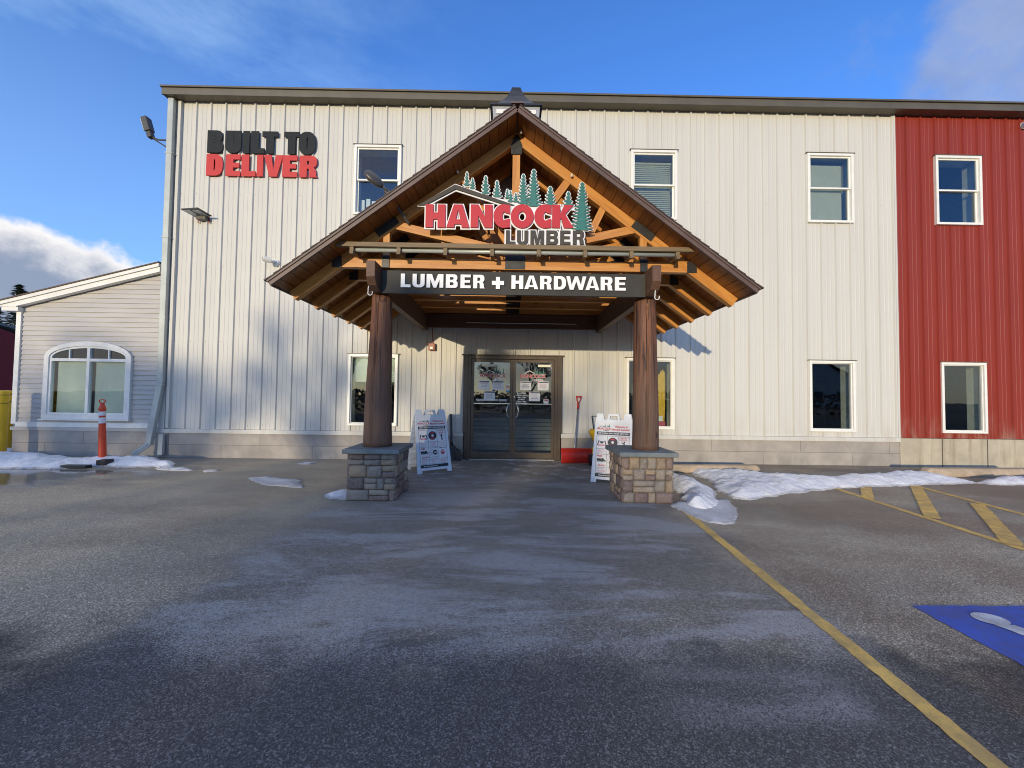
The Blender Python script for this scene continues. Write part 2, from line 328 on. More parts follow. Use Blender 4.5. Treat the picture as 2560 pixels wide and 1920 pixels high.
def snow_mat():
    m, nt, p = new_mat('snow'); b = NB(nt); o = b.coord()
    n = b.noise(o, 3.2, 6, 0.65); f = b.noise(o, 60, 4, 0.7)
    th = b.attr('thick').outputs['Fac']
    c = b.mix(b.sstep(n, 0.35, 0.75), (0.86, 0.87, 0.9), (0.74, 0.74, 0.76))
    ice = b.math('MULTIPLY', b.sstep(th, 0.42, 0.12), b.sstep(n, 0.2, 0.5))
    c = b.mix(b.math('MULTIPLY', ice, 0.75), c, (0.34, 0.34, 0.35))
    dirt = b.math('MULTIPLY', b.sstep(b.noise(o, 14, 5, 0.7), 0.60, 0.75), 0.35)
    c = b.mix(dirt, c, (0.36, 0.32, 0.28))
    grit = b.math('MULTIPLY', b.sstep(b.vor(o, 26), 0.16, 0.08), b.sstep(n, 0.40, 0.55))
    c = b.mix(b.math('MULTIPLY', grit, 0.6), c, (0.16, 0.14, 0.12))
    nt.links.new(c, p.inputs['Base Color']); p.inputs['Roughness'].default_value = 0.55
    p.inputs['Subsurface Weight'].default_value = 0.10; p.inputs['Subsurface Radius'].default_value = (0.05, 0.06, 0.08); p.inputs['Subsurface Scale'].default_value = 0.4
    nt.links.new(b.bump(b.math('ADD', b.noise(o, 17, 6, 0.7), b.math('MULTIPLY', f, 0.35)), 0.8, 0.05), p.inputs['Normal'])
    return m

def leaf_mat(name, c1, c2):
    m, nt, p = new_mat(name); b = NB(nt)
    rnd = nt.nodes.new('ShaderNodeNewGeometry').outputs['Random Per Island']
    nt.links.new(b.mix(rnd, c1, c2), p.inputs['Base Color']); p.inputs['Roughness'].default_value = 0.7
    return m

M = {}
M['white_siding'] = siding_mat('white_siding', (0.595, 0.585, 0.54), 0.09)
M['red_siding'] = siding_mat('red_siding', (0.265, 0.036, 0.022), 0.18)
M['barn_red'] = simple('barn_red', (0.20, 0.018, 0.020), 0.9, vary=0.2, spec=0.05)
M['trim_white'] = simple('trim_white', (0.76, 0.75, 0.70), 0.4, vary=0.06, bump=0.05, bscale=30)
M['vinyl_white'] = simple('vinyl_white', (0.80, 0.79, 0.73), 0.35, vary=0.05)
M['clapboard'] = simple('clapboard', (0.46, 0.435, 0.40), 0.5, vary=0.09, vscale=2.2, bump=0.12, bscale=40, stretch=(0.4, 1, 3))
M['gutter_brown'] = simple('gutter_brown', (0.115, 0.100, 0.070), 0.45, vary=0.15, vscale=2.0, metal=0.1)
M['downspout'] = simple('downspout', (0.42, 0.45, 0.42), 0.4, vary=0.12, vscale=3, metal=0.15)
M['block'] = block_mat('split_block', (0.385, 0.35, 0.305), False)
M['concrete'] = block_mat('poured_concrete', (0.46, 0.41, 0.31), True)
M['wheel_stop'] = simple('wheel_stop_concrete', (0.40, 0.31, 0.21), 0.85, vary=0.25, vscale=5, bump=0.4, bscale=60)
M['roof_metal'] = simple('roof_metal', (0.05, 0.045, 0.042), 0.7)
M['shingle'] = leaf_mat('shingle', (0.060, 0.040, 0.032), (0.105, 0.072, 0.055))
M['fascia_brown'] = simple('fascia_brown', (0.12, 0.075, 0.06), 0.5, vary=0.2, vscale=3)
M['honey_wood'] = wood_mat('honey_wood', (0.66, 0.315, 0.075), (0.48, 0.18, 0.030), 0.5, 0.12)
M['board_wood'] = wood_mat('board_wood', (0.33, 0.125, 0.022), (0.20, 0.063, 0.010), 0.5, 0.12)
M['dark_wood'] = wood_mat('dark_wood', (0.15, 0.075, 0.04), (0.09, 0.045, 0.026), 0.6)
M['grey_wood'] = wood_mat('grey_wood', (0.235, 0.165, 0.085), (0.16, 0.105, 0.05), 0.65)
M['log_a'] = log_mat('weathered_log', (0.235, 0.100, 0.050), (0.105, 0.043, 0.024), (0.135, 0.082, 0.054))
M['steel_black'] = simple('steel_black', (0.035, 0.036, 0.036), 0.45, vary=0.3, vscale=20, metal=0.3)
M['black_plastic'] = simple('black_plastic', (0.018, 0.018, 0.02), 0.4)
M['stone'] = stone_mat()
M['mortar'] = simple('mortar', (0.16, 0.135, 0.11), 0.9)
M['bluestone'] = simple('bluestone', (0.165, 0.185, 0.185), 0.75, vary=0.18, vscale=7, bump=0.4, bscale=40)
M['glass'] = glass_mat('window_glass')
M['door_glass'] = glass_mat('door_glass', (0.84, 0.89, 0.89), 2.8)
M['bronze'] = simple('bronze_frame', (0.085, 0.062, 0.045), 0.38, vary=0.15, metal=0.35)
M['steel_bright'] = simple('brushed_steel', (0.62, 0.60, 0.56), 0.25, metal=0.9)
M['interior'] = simple('interior_wall', (0.34, 0.34, 0.32), 0.8)
M['interior_dark'] = simple('interior_dark', (0.05, 0.052, 0.06), 0.8, vary=0.4, vscale=1.5)
M['drywall'] = simple('drywall', (0.60, 0.60, 0.52), 0.7)
M['blind'] = simple('window_blind', (0.76, 0.76, 0.62), 0.7, vary=0.05)
M['shade_olive'] = simple('shade_olive', (0.42, 0.42, 0.33), 0.8, vary=0.05)
M['floor_in'] = simple('interior_floor', (0.16, 0.15, 0.14), 0.5)
M['letter_black'] = simple('letter_black', (0.018, 0.022, 0.024), 0.65, spec=0.2)
M['letter_red'] = simple('letter_red', (0.52, 0.036, 0.034), 0.5, vary=0.05, spec=0.3)
M['sign_red'] = simple('sign_red', (0.50, 0.034, 0.046), 0.5, vary=0.04, spec=0.3)
M['sign_grey'] = simple('sign_grey', (0.075, 0.068, 0.060), 0.6, vary=0.06, spec=0.2)
M['sign_white'] = simple('sign_white', (0.80, 0.81, 0.82), 0.4, vary=0.03)
M['sign_green'] = simple('sign_green', (0.030, 0.165, 0.140), 0.45, vary=0.12, vscale=20)
M['banner_grey'] = simple('banner_grey', (0.052, 0.050, 0.045), 0.6, vary=0.08, spec=0.2)
M['banner_white'] = simple('banner_white', (0.88, 0.87, 0.84), 0.4, vary=0.02)
M['plastic_white'] = simple('plastic_white', (0.74, 0.77, 0.80), 0.4, vary=0.05)
M['print_black'] = simple('print_black', (0.022, 0.022, 0.028), 0.5)
M['print_grey'] = simple('print_grey', (0.10, 0.11, 0.14), 0.6)
M['print_red'] = simple('print_red', (0.55, 0.035, 0.045), 0.5)
M['print_pink'] = simple('print_pink', (0.62, 0.28, 0.28), 0.6)
M['paper'] = simple('paper', (0.78, 0.78, 0.78), 0.7, vary=0.04)
M['print_blue'] = simple('print_blue', (0.05, 0.30, 0.52), 0.5)
M['orange'] = simple('orange_plastic', (0.64, 0.062, 0.018), 0.42, vary=0.12, vscale=8)
M['reflect'] = simple('reflective_tape', (0.70, 0.70, 0.72), 0.3, vary=0.08, vscale=30)
M['yellow'] = simple('yellow_plastic', (0.88, 0.52, 0.018), 0.4, vary=0.08, bump=0.15, bscale=60)
M['red_plastic'] = simple('red_plastic', (0.52, 0.025, 0.015), 0.32, vary=0.10)
M['alu'] = simple('aluminium_tube', (0.38, 0.38, 0.39), 0.35, metal=0.7)
M['alarm_red'] = simple('alarm_red', (0.28, 0.055, 0.03), 0.45)
M['lens_grey'] = simple('lamp_lens', (0.45, 0.50, 0.52), 0.2)
M['lamp_dark'] = simple('lamp_dark', (0.075, 0.068, 0.06), 0.4, metal=0.2)
M['bulb'] = simple('bulb_glass', (0.72, 0.70, 0.62), 0.15)
M['lumber_yellow'] = simple('lumber_yellow', (0.80, 0.50, 0.06), 0.5, vary=0.2, stretch=(12, 12, 1))
M['carton_pink'] = simple('carton_pink', (0.50, 0.10, 0.15), 0.6)
M['cupola_grey'] = simple('cupola_grey', (0.33, 0.34, 0.37), 0.5)
M['copper_dark'] = simple('dark_copper', (0.035, 0.036, 0.045), 0.4, vary=0.35, vscale=9, metal=0.4)
M['mat_rubber'] = simple('door_mat', (0.03, 0.032, 0.036), 0.9)
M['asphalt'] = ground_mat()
M['line_yellow'] = paint_mat('line_yellow', (0.82, 0.52, 0.125), 0.45, (0.22, 0.17, 0.10))
M['blue_paint'] = paint_mat('blue_paint', (0.040, 0.105, 0.52), 0.40)
M['white_paint'] = paint_mat('white_paint', (0.72, 0.74, 0.78), 0.4)
M['snow'] = snow_mat()
M['bark'] = simple('bark', (0.075, 0.058, 0.045), 0.9, vary=0.3, vscale=5, bump=0.5, bscale=20, stretch=(1, 1, 0.2))
M['needles'] = leaf_mat('pine_needles', (0.016, 0.032, 0.017), (0.045, 0.070, 0.032))
M['dry_leaf'] = leaf_mat('dry_hedge_leaves', (0.06, 0.055, 0.035), (0.13, 0.10, 0.06))

# ------------------------------------------------------------------ mesh helpers
def abs_loc(o):
    v = Vector((0, 0, 0))
    while o is not None: v += o.location; o = o.parent
    return v
def link(o, parent=None):
    COL.objects.link(o)
    if parent is not None: o.parent = parent
    return o
def tag(o, label=None, cat=None, group=None, kind=None):
    if label: o['label'] = label
    if cat: o['category'] = cat
    if group: o['group'] = group
    if kind: o['kind'] = kind
    return o
def thing(name, label, cat, loc=(0, 0, 0), group=None):
    o = bpy.data.objects.new(name, None); o.empty_display_size = 0.2; o.location = loc; link(o)
    return tag(o, label, cat, group)
class MB:
    def __init__(s): s.v = []; s.f = []; s.m = []; s.g = []; s.th = []
    def add(s, verts, faces, mi=0, grain=None):
        b = len(s.v); s.v += [tuple(v) for v in verts]; s.f += [tuple(b+i for i in f) for f in faces]; s.m += [mi]*len(faces)
        s.g += grain if grain else [(v[0], v[1], v[2]) for v in verts]
        return s
    def box(s, x0, x1, y0, y1, z0, z1, mi=0):
        off = random.random()*50
        vs = [(x, y, z) for z in (z0, z1) for y in (y0, y1) for x in (x0, x1)]
        d = (x1-x0, y1-y0, z1-z0); ax = max(range(3), key=lambda i: d[i]); o = [i for i in range(3) if i != ax]
        gr = [(v[ax]+off, v[o[0]]+off, v[o[1]]) for v in vs]
        return s.add(vs, [(0, 2, 3, 1), (4, 5, 7, 6), (0, 1, 5, 4), (2, 6, 7, 3), (0, 4, 6, 2), (1, 3, 7, 5)], mi, gr)
    def beam(s, a, b, w, h, upv=(0, 0, 1), mi=0):                       # w across, h along upv
        a, b = Vector(a), Vector(b); d = (b-a); L = d.length; d.normalize(); u = Vector(upv); u = (u-d*u.dot(d)).normalized(); r = d.cross(u)
        off = random.random()*50; vs = []; gr = []
        for t, p in ((0, a), (L, b)):
            for i, j in ((-1, -1), (1, -1), (1, 1), (-1, 1)):
                vs.append(p+r*(i*w/2)+u*(j*h/2)); gr.append((t+off, i*w/2+off, j*h/2))
        return s.add(vs, [(0, 1, 2, 3), (7, 6, 5, 4), (0, 4, 5, 1), (1, 5, 6, 2), (2, 6, 7, 3), (3, 7, 4, 0)], mi, gr)
    def prism(s, poly, fn, d0, d1, mi=0):                               # polygon (u,v) extruded between d0 and d1; fn(u,v,d)->xyz
        n = len(poly); off = random.random()*50
        vs = [fn(u, v, d0) for u, v in poly]+[fn(u, v, d1) for u, v in poly]
        fs = [tuple(range(n))[::-1], tuple(range(n, 2*n))]+[(i, (i+1) % n, n+(i+1) % n, n+i) for i in range(n)]
        return s.add(vs, fs, mi, [(u+off, v+off, d0) for u, v in poly]+[(u+off, v+off, d1) for u, v in poly])
    def tube(s, pts, rad, n=10, mi=0, caps=True):
        pts = [Vector(p) for p in pts]; rs = rad if isinstance(rad, (list, tuple)) else [rad]*len(pts)
        vs = []; fs = []; prev = None; gr = []; run = 0
        for i, p in enumerate(pts):
            d = (pts[min(i+1, len(pts)-1)]-pts[max(i-1, 0)]).normalized()
            if prev is None: u = d.orthogonal().normalized()
            else: u = (prev-d*prev.dot(d)).normalized()
            prev = u; w = d.cross(u)
            if i: run += (p-pts[i-1]).length
            for k in range(n):
                a = 2*math.pi*k/n; q = p+(u*math.cos(a)+w*math.sin(a))*rs[i]; vs.append(q); gr.append((run, math.cos(a)*rs[i], math.sin(a)*rs[i]))
        for i in range(len(pts)-1):
            for k in range(n): fs.append((i*n+k, i*n+(k+1) % n, (i+1)*n+(k+1) % n, (i+1)*n+k))
        if caps: fs.append(tuple(range(n))[::-1]); fs.append(tuple(range((len(pts)-1)*n, len(pts)*n)))
        return s.add(vs, fs, mi, gr)
    def lathe(s, prof, cx, cy, n=24, mi=0):                             # prof [(r,z)]
        return s.tube_prof(prof, cx, cy, n, mi)
    def tube_prof(s, prof, cx, cy, n, mi):
        vs = [(cx+r*math.cos(2*math.pi*k/n), cy+r*math.sin(2*math.pi*k/n), z) for r, z in prof for k in range(n)]
        fs = [(i*n+k, i*n+(k+1) % n, (i+1)*n+(k+1) % n, (i+1)*n+k) for i in range(len(prof)-1) for k in range(n)]
        fs.append(tuple(range(n))[::-1]); fs.append(tuple(range((len(prof)-1)*n, len(prof)*n)))
        return s.add(vs, fs, mi)
    def build(s, name, mats, parent=None, smooth=False, bevel=0.0, loc=None):
        base = abs_loc(parent) if parent is not None else (Vector(loc) if loc is not None else Vector((0, 0, 0)))
        me = bpy.data.meshes.new(name)
        me.from_pydata([(v[0]-base.x, v[1]-base.y, v[2]-base.z) for v in s.v], [], s.f); me.update()
        for m in (mats if isinstance(mats, (list, tuple)) else [mats]): me.materials.append(M[m] if isinstance(m, str) else m)
        me.polygons.foreach_set('material_index', s.m)
        at = me.attributes.new('grain', 'FLOAT_VECTOR', 'POINT'); at.data.foreach_set('vector', [c for g in s.g for c in g])
        if smooth: me.polygons.foreach_set('use_smooth', [True]*len(me.polygons))
        o = bpy.data.objects.new(name, me); link(o, parent)
        if parent is None and loc is not None: o.location = loc
        if bevel:
            bv = o.modifiers.new('bevel', 'BEVEL'); bv.width = bevel; bv.segments = 2; bv.limit_method = 'ANGLE'; bv.angle_limit = R(40)
        return o
def fix_normals(o):
    bm = bmesh.new(); bm.from_mesh(o.data); bmesh.ops.recalc_face_normals(bm, faces=bm.faces); bm.to_mesh(o.data); bm.free(); return o
def curve_mesh(contours, extrude, offset=0.0):
    cu = bpy.data.curves.new('tmp', 'CURVE'); cu.dimensions = '2D'; cu.fill_mode = 'BOTH'; cu.extrude = extrude
    for c in contours:
        sp = cu.splines.new('POLY'); sp.points.add(len(c)-1); sp.use_cyclic_u = True
        for p, q in zip(sp.points, c): p.co = (q[0], q[1], 0, 1)
    o = bpy.data.objects.new('tmp', cu); COL.objects.link(o)
    me = bpy.data.meshes.new_from_object(o.evaluated_get(bpy.context.evaluated_depsgraph_get()))
    bpy.data.objects.remove(o); bpy.data.curves.remove(cu); return me
def flat_mesh_obj(name, me, mat, xf, parent):
    base = abs_loc(parent) if parent is not None else Vector((0, 0, 0))
    me.transform(Matrix.Translation(-base) @ xf); me.name = name; me.materials.clear(); me.materials.append(M[mat])
    return link(bpy.data.objects.new(name, me), parent)
def join_meshes(parts):                              # [(mesh, matrix, mat name)] -> MB data with material slots
    mb = MB(); mats = []
    for me, xf, mt in parts:
        if mt not in mats: mats.append(mt)
        mb.add([xf @ v.co for v in me.vertices], [tuple(p.vertices) for p in me.polygons], mats.index(mt))
    return mb, mats
def text_mesh(body, size, extrude=0.001, align='CENTER', bold=0.0, shear=0.0, xs=1.0):
    cu = bpy.data.curves.new('tmp', 'FONT'); cu.body = body; cu.size = size; cu.extrude = extrude; cu.align_x = align; cu.align_y = 'CENTER'
    cu.offset = bold; cu.shear = shear; cu.resolution_u = 3
    o = bpy.data.objects.new('tmp', cu); COL.objects.link(o)
    me = bpy.data.meshes.new_from_object(o.evaluated_get(bpy.context.evaluated_depsgraph_get()))
    bpy.data.objects.remove(o); bpy.data.curves.remove(cu)
    if xs != 1.0: me.transform(Matrix.Scale(xs, 4, (1, 0, 0)))
    return me
def frame(origin, ux, uz):                           # local x -> ux, local y -> uz, local z -> outward
    ux, uz = Vector(ux).normalized(), Vector(uz).normalized(); n = ux.cross(uz)
    return Matrix((( ux.x, uz.x, n.x, origin[0]), (ux.y, uz.y, n.y, origin[1]), (ux.z, uz.z, n.z, origin[2]), (0, 0, 0, 1)))
FRONT = lambda x, y, z: frame((x, y, z), (1, 0, 0), (0, 0, 1))     # faces -Y (towards the camera)

# ------------------------------------------------------------------ block letter outlines (unit cap height)
def arc(cx, cy, rx, ry, a0, a1, n=10):
    return [(cx+rx*math.cos(R(a0+(a1-a0)*i/n)), cy+ry*math.sin(R(a0+(a1-a0)*i/n))) for i in range(n+1)]
def sarc(cx, cy, rx, ry, a0, a1, n=12, e=0.78):      # squarish arc
    o = []
    for i in range(n+1):
        a = R(a0+(a1-a0)*i/n); c, s_ = math.cos(a), math.sin(a)
        o.append((cx+rx*math.copysign(abs(c)**e, c), cy+ry*math.copysign(abs(s_)**e, s_)))
    return o
def glyph(ch, W, T, B, round_=False):
    e = 1.0 if round_ else 0.78
    if ch == 'I': return [[(0, 0), (W, 0), (W, 1), (0, 1)]]
    if ch == 'L': return [[(0, 0), (W, 0), (W, B), (T, B), (T, 1), (0, 1)]]
    if ch == 'T': a, b = W/2-T/2, W/2+T/2; return [[(a, 0), (b, 0), (b, 1-B), (W, 1-B), (W, 1), (0, 1), (0, 1-B), (a, 1-B)]]
    if ch == 'E':
        m0, m1 = 0.5-B*0.46, 0.5+B*0.46
        return [[(0, 0), (W, 0), (W, B), (T, B), (T, m0), (W*0.93, m0), (W*0.93, m1), (T, m1), (T, 1-B), (W, 1-B), (W, 1), (0, 1)]]
    if ch == 'H': m0, m1 = 0.5-B*0.55, 0.5+B*0.55; return [[(0, 0), (T, 0), (T, m0), (W-T, m0), (W-T, 0), (W, 0), (W, 1), (W-T, 1), (W-T, m1), (T, m1), (T, 1), (0, 1)]]
    if ch == '+': a, b = W/2-T/2, W/2+T/2; c, d = 0.42-T/2, 0.42+T/2; h = W/2; return [[(a, 0.42-h), (b, 0.42-h), (b, c), (W, c), (W, d), (b, d), (b, 0.42+h), (a, 0.42+h), (a, d), (0, d), (0, c), (a, c)]]
    if ch == 'U':
        r = W/2; rl = 0.34
        return [[(0, 1)]+sarc(r, rl, r, rl, 180, 360, 16, e)+[(W, 1), (W-T, 1)]+sarc(r, rl, r-T, rl-B, 360, 180, 16, e)+[(T, 1)]]
    if ch == 'O':
        return [sarc(W/2, .5, W/2, .515, 0, 360, 40, e)[:-1], sarc(W/2, .5, W/2-T, .515-B, 0, 360, 40, e)[:-1][::-1]]
    if ch == 'C':
        return [[(W, 0.985)]+arc(W*0.62, .5, W*0.62, .515, 78, 282, 26)+[(W, 0.015), (W, .40)]+arc(W*0.66, .5, W*0.62-T, .5-B, -52, -308, 20)+[(W, .60)]]
    if ch == 'D':
        r = W*0.55
        return [[(0, 0), (W-r, 0)]+sarc(W-r, .5, r, .5, -90, 90, 18, e)+[(0, 1)],
                ([(T, B), (W-r, B)]+sarc(W-r, .5, r-T, .5-B, -90, 90, 14, e)+[(T, 1-B)])[::-1]]
    if ch == 'B':
        r = .27
        o = [(0, 0), (W-r, 0)]+sarc(W-r, r, r, r, -90, 60, 8)+[(W-.10, .52)]+sarc(W-r-.02, 1-.245, r-.01, .245, -50, 90, 8)+[(0, 1)]
        k = .11
        return [o, [(T, B), (W-T-k*.3, B)]+sarc(W-T-k, B+.11, k, .11, -90, 90, 6)[1:]+[(T, B+.22)], [(T, 1-B-.20), (W-T-k, 1-B-.20)]+sarc(W-T-k, 1-B-.10, k, .10, -90, 90, 6)[1:]+[(T, 1-B)]]
    if ch == 'R':
        r = .28
        o = [(0, 0), (T, 0), (T, .40)]+[(W*.50, .40), (W*.585, .33), (W-T-.03, 0), (W+.03, 0), (W-.03, .10), (W-.05, .33), (W-.14, .46)]+sarc(W-r, .72, r, .28, -45, 90, 8)+[(0, 1)]
        return [o, [(T, .40+B*.75), (W-T-.10, .40+B*.75)]+sarc(W-T-.10, (1-B+.40+B*.75)/2, .10, (1-B-.40-B*.75)/2, -90, 90, 6)[1:]+[(T, 1-B)]]
    if ch == 'A':
        t = T*0.98; a = W/2-t*.56; b = W/2+t*.56; lx = lambda y: a*y
        y0, y1 = .15, .15+B*.75
        inn = lambda y: t+(W/2-t)*(y/.86)
        return [[(0, 0), (t, 0), (inn(y0)*.97, y0), (W-inn(y0)*.97, y0), (W-t, 0), (W, 0), (b, 1), (a, 1)],
                [(inn(y1), y1), (W/2, .80), (W-inn(y1), y1)]]
    if ch == 'V': t = T; a = W/2-t*.52; b = W/2+t*.52; return [[(a, 0), (b, 0), (W, 1), (W-t, 1), (W/2, .30), (t, 1), (0, 1)]]
    if ch == 'W':
        t = T*.9; q = W*.27
        return [[(q-t*.5, 0), (q+t*.5, 0), (W/2, .62), (W-q-t*.5, 0), (W-q+t*.5, 0), (W, 1), (W-t, 1), (W-q+t*.02, .36), (W/2+t*.42, 1), (W/2-t*.42, 1), (q-t*.02, .36), (t, 1), (0, 1)]]
    if ch == 'N': return [[(0, 0), (T, 0), (T, .52), (W-T, 0), (W, 0), (W, 1), (W-T, 1), (W-T, .48), (T, 1), (0, 1)]]
    if ch == 'M': t = T; return [[(0, 0), (t*.92, 0), (t*.92, .62), (W/2-t*.35, 0), (W/2+t*.35, 0), (W-t*.92, .62), (W-t*.92, 0), (W, 0), (W, 1), (W-t*1.3, 1), (W/2, .40), (t*1.3, 1), (0, 1)]]
    if ch == 'K': return [[(0, 0), (T, 0), (T, .36), (T+.05, .42), (W-T*1.18, 0), (W+.02, 0), (W*.62, .58), (W, 1), (W-T*1.15, 1), (T, .60), (T, 1), (0, 1)]]
def inset(c, d):                                     # offset a contour outwards (outer CCW grows, hole shrinks) by d
    n = len(c); o = []
    ar = sum(c[i][0]*c[(i+1) % n][1]-c[(i+1) % n][0]*c[i][1] for i in range(n))
    sg = 1 if ar > 0 else -1
    for i in range(n):
        p, q, r = Vector(c[i-1]), Vector(c[i]), Vector(c[(i+1) % n])
        e1 = (q-p); e2 = (r-q)
        if e1.length < 1e-6 or e2.length < 1e-6: o.append(tuple(q)); continue
        e1.normalize(); e2.normalize(); n1 = Vector((e1.y, -e1.x)); n2 = Vector((e2.y, -e2.x)); b = n1+n2
        if b.length < 0.3: b = n1
        else: b = b/max(0.45, b.length_squared/2)
        if b.length > 1.6: b = b.normalized()*1.6
        o.append((q.x+b.x*d*sg, q.y+b.y*d*sg))
    return o
def grow(contours, d):
    out = [inset(contours[0], d)]
    for h in contours[1:]:
        a = inset(h, -d); xs = [p[0] for p in h]; ys = [p[1] for p in h]
        if min(max(xs)-min(xs), max(ys)-min(ys)) > 2.6*d: out.append(a)
    return out
def scale_c(cs, sx, sy, ox=0, oy=0): return [[(ox+p[0]*sx, oy+p[1]*sy) for p in c] for c in cs]
# ------------------------------------------------------------------ ground
random.seed(7)
def ground_z(x, y):
    t = max(0.0, min(1.0, (y+1.2)/1.0)); t = t*t*(3-2*t)
    return 0.045*t*math.exp(-((x-0.1)/1.7)**2)
def build_ground():
    mb = MB(); xs = [-400, -150, -60, -30, -15]+[-8+i*0.25 for i in range(65)]+[15, 30, 60, 150, 400]
    ys = [-400, -150, -60, -30, -15, -9]+[-3+i*0.15 for i in range(23)]+[5, 20, 60, 150, 400]
    vs = [(x, y, ground_z(x, y) if -4 < x < 4 and y < 2 else 0.0) for y in ys for x in xs]; n = len(xs)
    fs = [(j*n+i, j*n+i+1, (j+1)*n+i+1, (j+1)*n+i) for j in range(len(ys)-1) for i in range(n-1)]
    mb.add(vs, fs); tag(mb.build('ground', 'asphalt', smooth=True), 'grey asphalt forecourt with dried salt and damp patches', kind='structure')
build_ground()
def worn(p, seed=0, amp=.006, st=.05):
    rn = random.Random(seed); out = []
    for i, a in enumerate(p):
        b_ = p[(i+1) % len(p)]; n = max(1, int(math.dist(a, b_)/st))
        for k in range(n): t = k/n; out.append((a[0]+(b_[0]-a[0])*t+rn.uniform(-amp, amp), a[1]+(b_[1]-a[1])*t+rn.uniform(-amp, amp)))
    return out
def sheet(name, polys, mat, z, label):
    mb = MB()
    for i, q in enumerate(polys): p = worn(q, i+len(name)) if len(q) < 8 else q; mb.add([(x, y, z) for x, y in p], [tuple(range(len(p)))])
    o = mb.build(name, mat); fix_normals(o)
    if o.data.polygons[0].normal.z < 0: o.data.flip_normals()
    return tag(o, label, kind='structure')
def strip(a, b, w):
    a, b = Vector(a), Vector(b); d = (b-a).normalized(); n = Vector((-d.y, d.x))*w/2
    return [tuple(a-n), tuple(b-n), tuple(b+n), tuple(a+n)]
sheet('parking_line', [strip((2.17, -3.42), (1.72, -8.3), 0.088)], 'line_yellow', 0.004, 'long worn yellow parking line running from the right stone plinth')
hat = [strip((5.15, -1.95), (4.72, -5.9), 0.095), strip((6.69, -1.70), (6.05, -5.2), 0.095)]
def hatch_bar(ax, ay, bx, by, w):
    d = Vector((bx-ax, by-ay)).normalized(); a = Vector((ax, ay)); b = Vector((bx, by)); n = Vector((-d.y, d.x))*w/2
    return [tuple(a-n), tuple(b-n), tuple(b+n), tuple(a+n)]
hat2 = [hatch_bar(5.86, -1.86, 5.08, -2.74, 0.13), hatch_bar(6.62, -1.93, 5.02, -3.62, 0.14), hatch_bar(6.36, -2.96, 4.90, -4.44, 0.14), hatch_bar(6.2, -3.9, 4.82, -5.3, 0.14)]
sheet('hatch_line', hat, 'line_yellow', 0.004, 'yellow lines edging the hatched access aisle on the right')
sheet('hatch_bar', hat2, 'line_yellow', 0.008, 'yellow diagonal bars of the hatched access aisle')
sheet('blue_square', [[(2.73, -5.545), (4.25, -5.53), (4.21, -7.15), (2.69, -7.15)]], 'blue_paint', 0.004, 'bright blue painted square of the accessible parking bay')
def wheelchair():
    polys = []; cx, cy, s = 3.12, -5.735, 1.0
    polys.append([(3.075+.095*math.cos(2*math.pi*i/20), -5.70+.072*math.sin(2*math.pi*i/20)) for i in range(20)])
    body = [(3.10, -5.74), (3.02, -5.80), (3.16, -6.22), (3.62, -6.22), (3.78, -6.62), (3.93, -6.57), (3.74, -6.10), (3.30, -6.10), (3.27, -6.00), (3.56, -6.00), (3.56, -5.90), (3.24, -5.90)]
    polys.append([(x+0.0, y) for x, y in body])
    return polys
pw = wheelchair()
sheet('wheelchair_symbol', [pw[0], [(3.02, -5.765), (3.14, -5.765), (3.33, -6.22), (3.21, -6.25)], [(3.335, -6.13), (3.72, -6.13), (3.72, -6.24), (3.34, -6.24)], [(3.73, -6.13), (3.85, -6.13), (3.98, -6.60), (3.86, -6.64)], [(3.26, -5.95), (3.55, -5.95), (3.55, -6.03), (3.30, -6.03)]], 'white_paint', 0.008, 'white wheelchair symbol painted on the blue parking square')
ring = [(3.42+.36*math.cos(R(a)), -6.42+.36*math.sin(R(a))) for a in range(150, 371, 10)]+[(3.42+.26*math.cos(R(a)), -6.42+.26*math.sin(R(a))) for a in range(370, 149, -10)]
mbw = MB(); k = len(ring)//2
for i in range(k-1): mbw.add([(ring[i][0], ring[i][1], .0115), (ring[i+1][0], ring[i+1][1], .0115), (ring[-2-i][0], ring[-2-i][1], .0115), (ring[-1-i][0], ring[-1-i][1], .0115)], [(0, 1, 2, 3)])
tag(mbw.build('wheelchair_wheel_mark', 'white_paint'), 'white wheel arc of the painted wheelchair symbol', kind='structure')

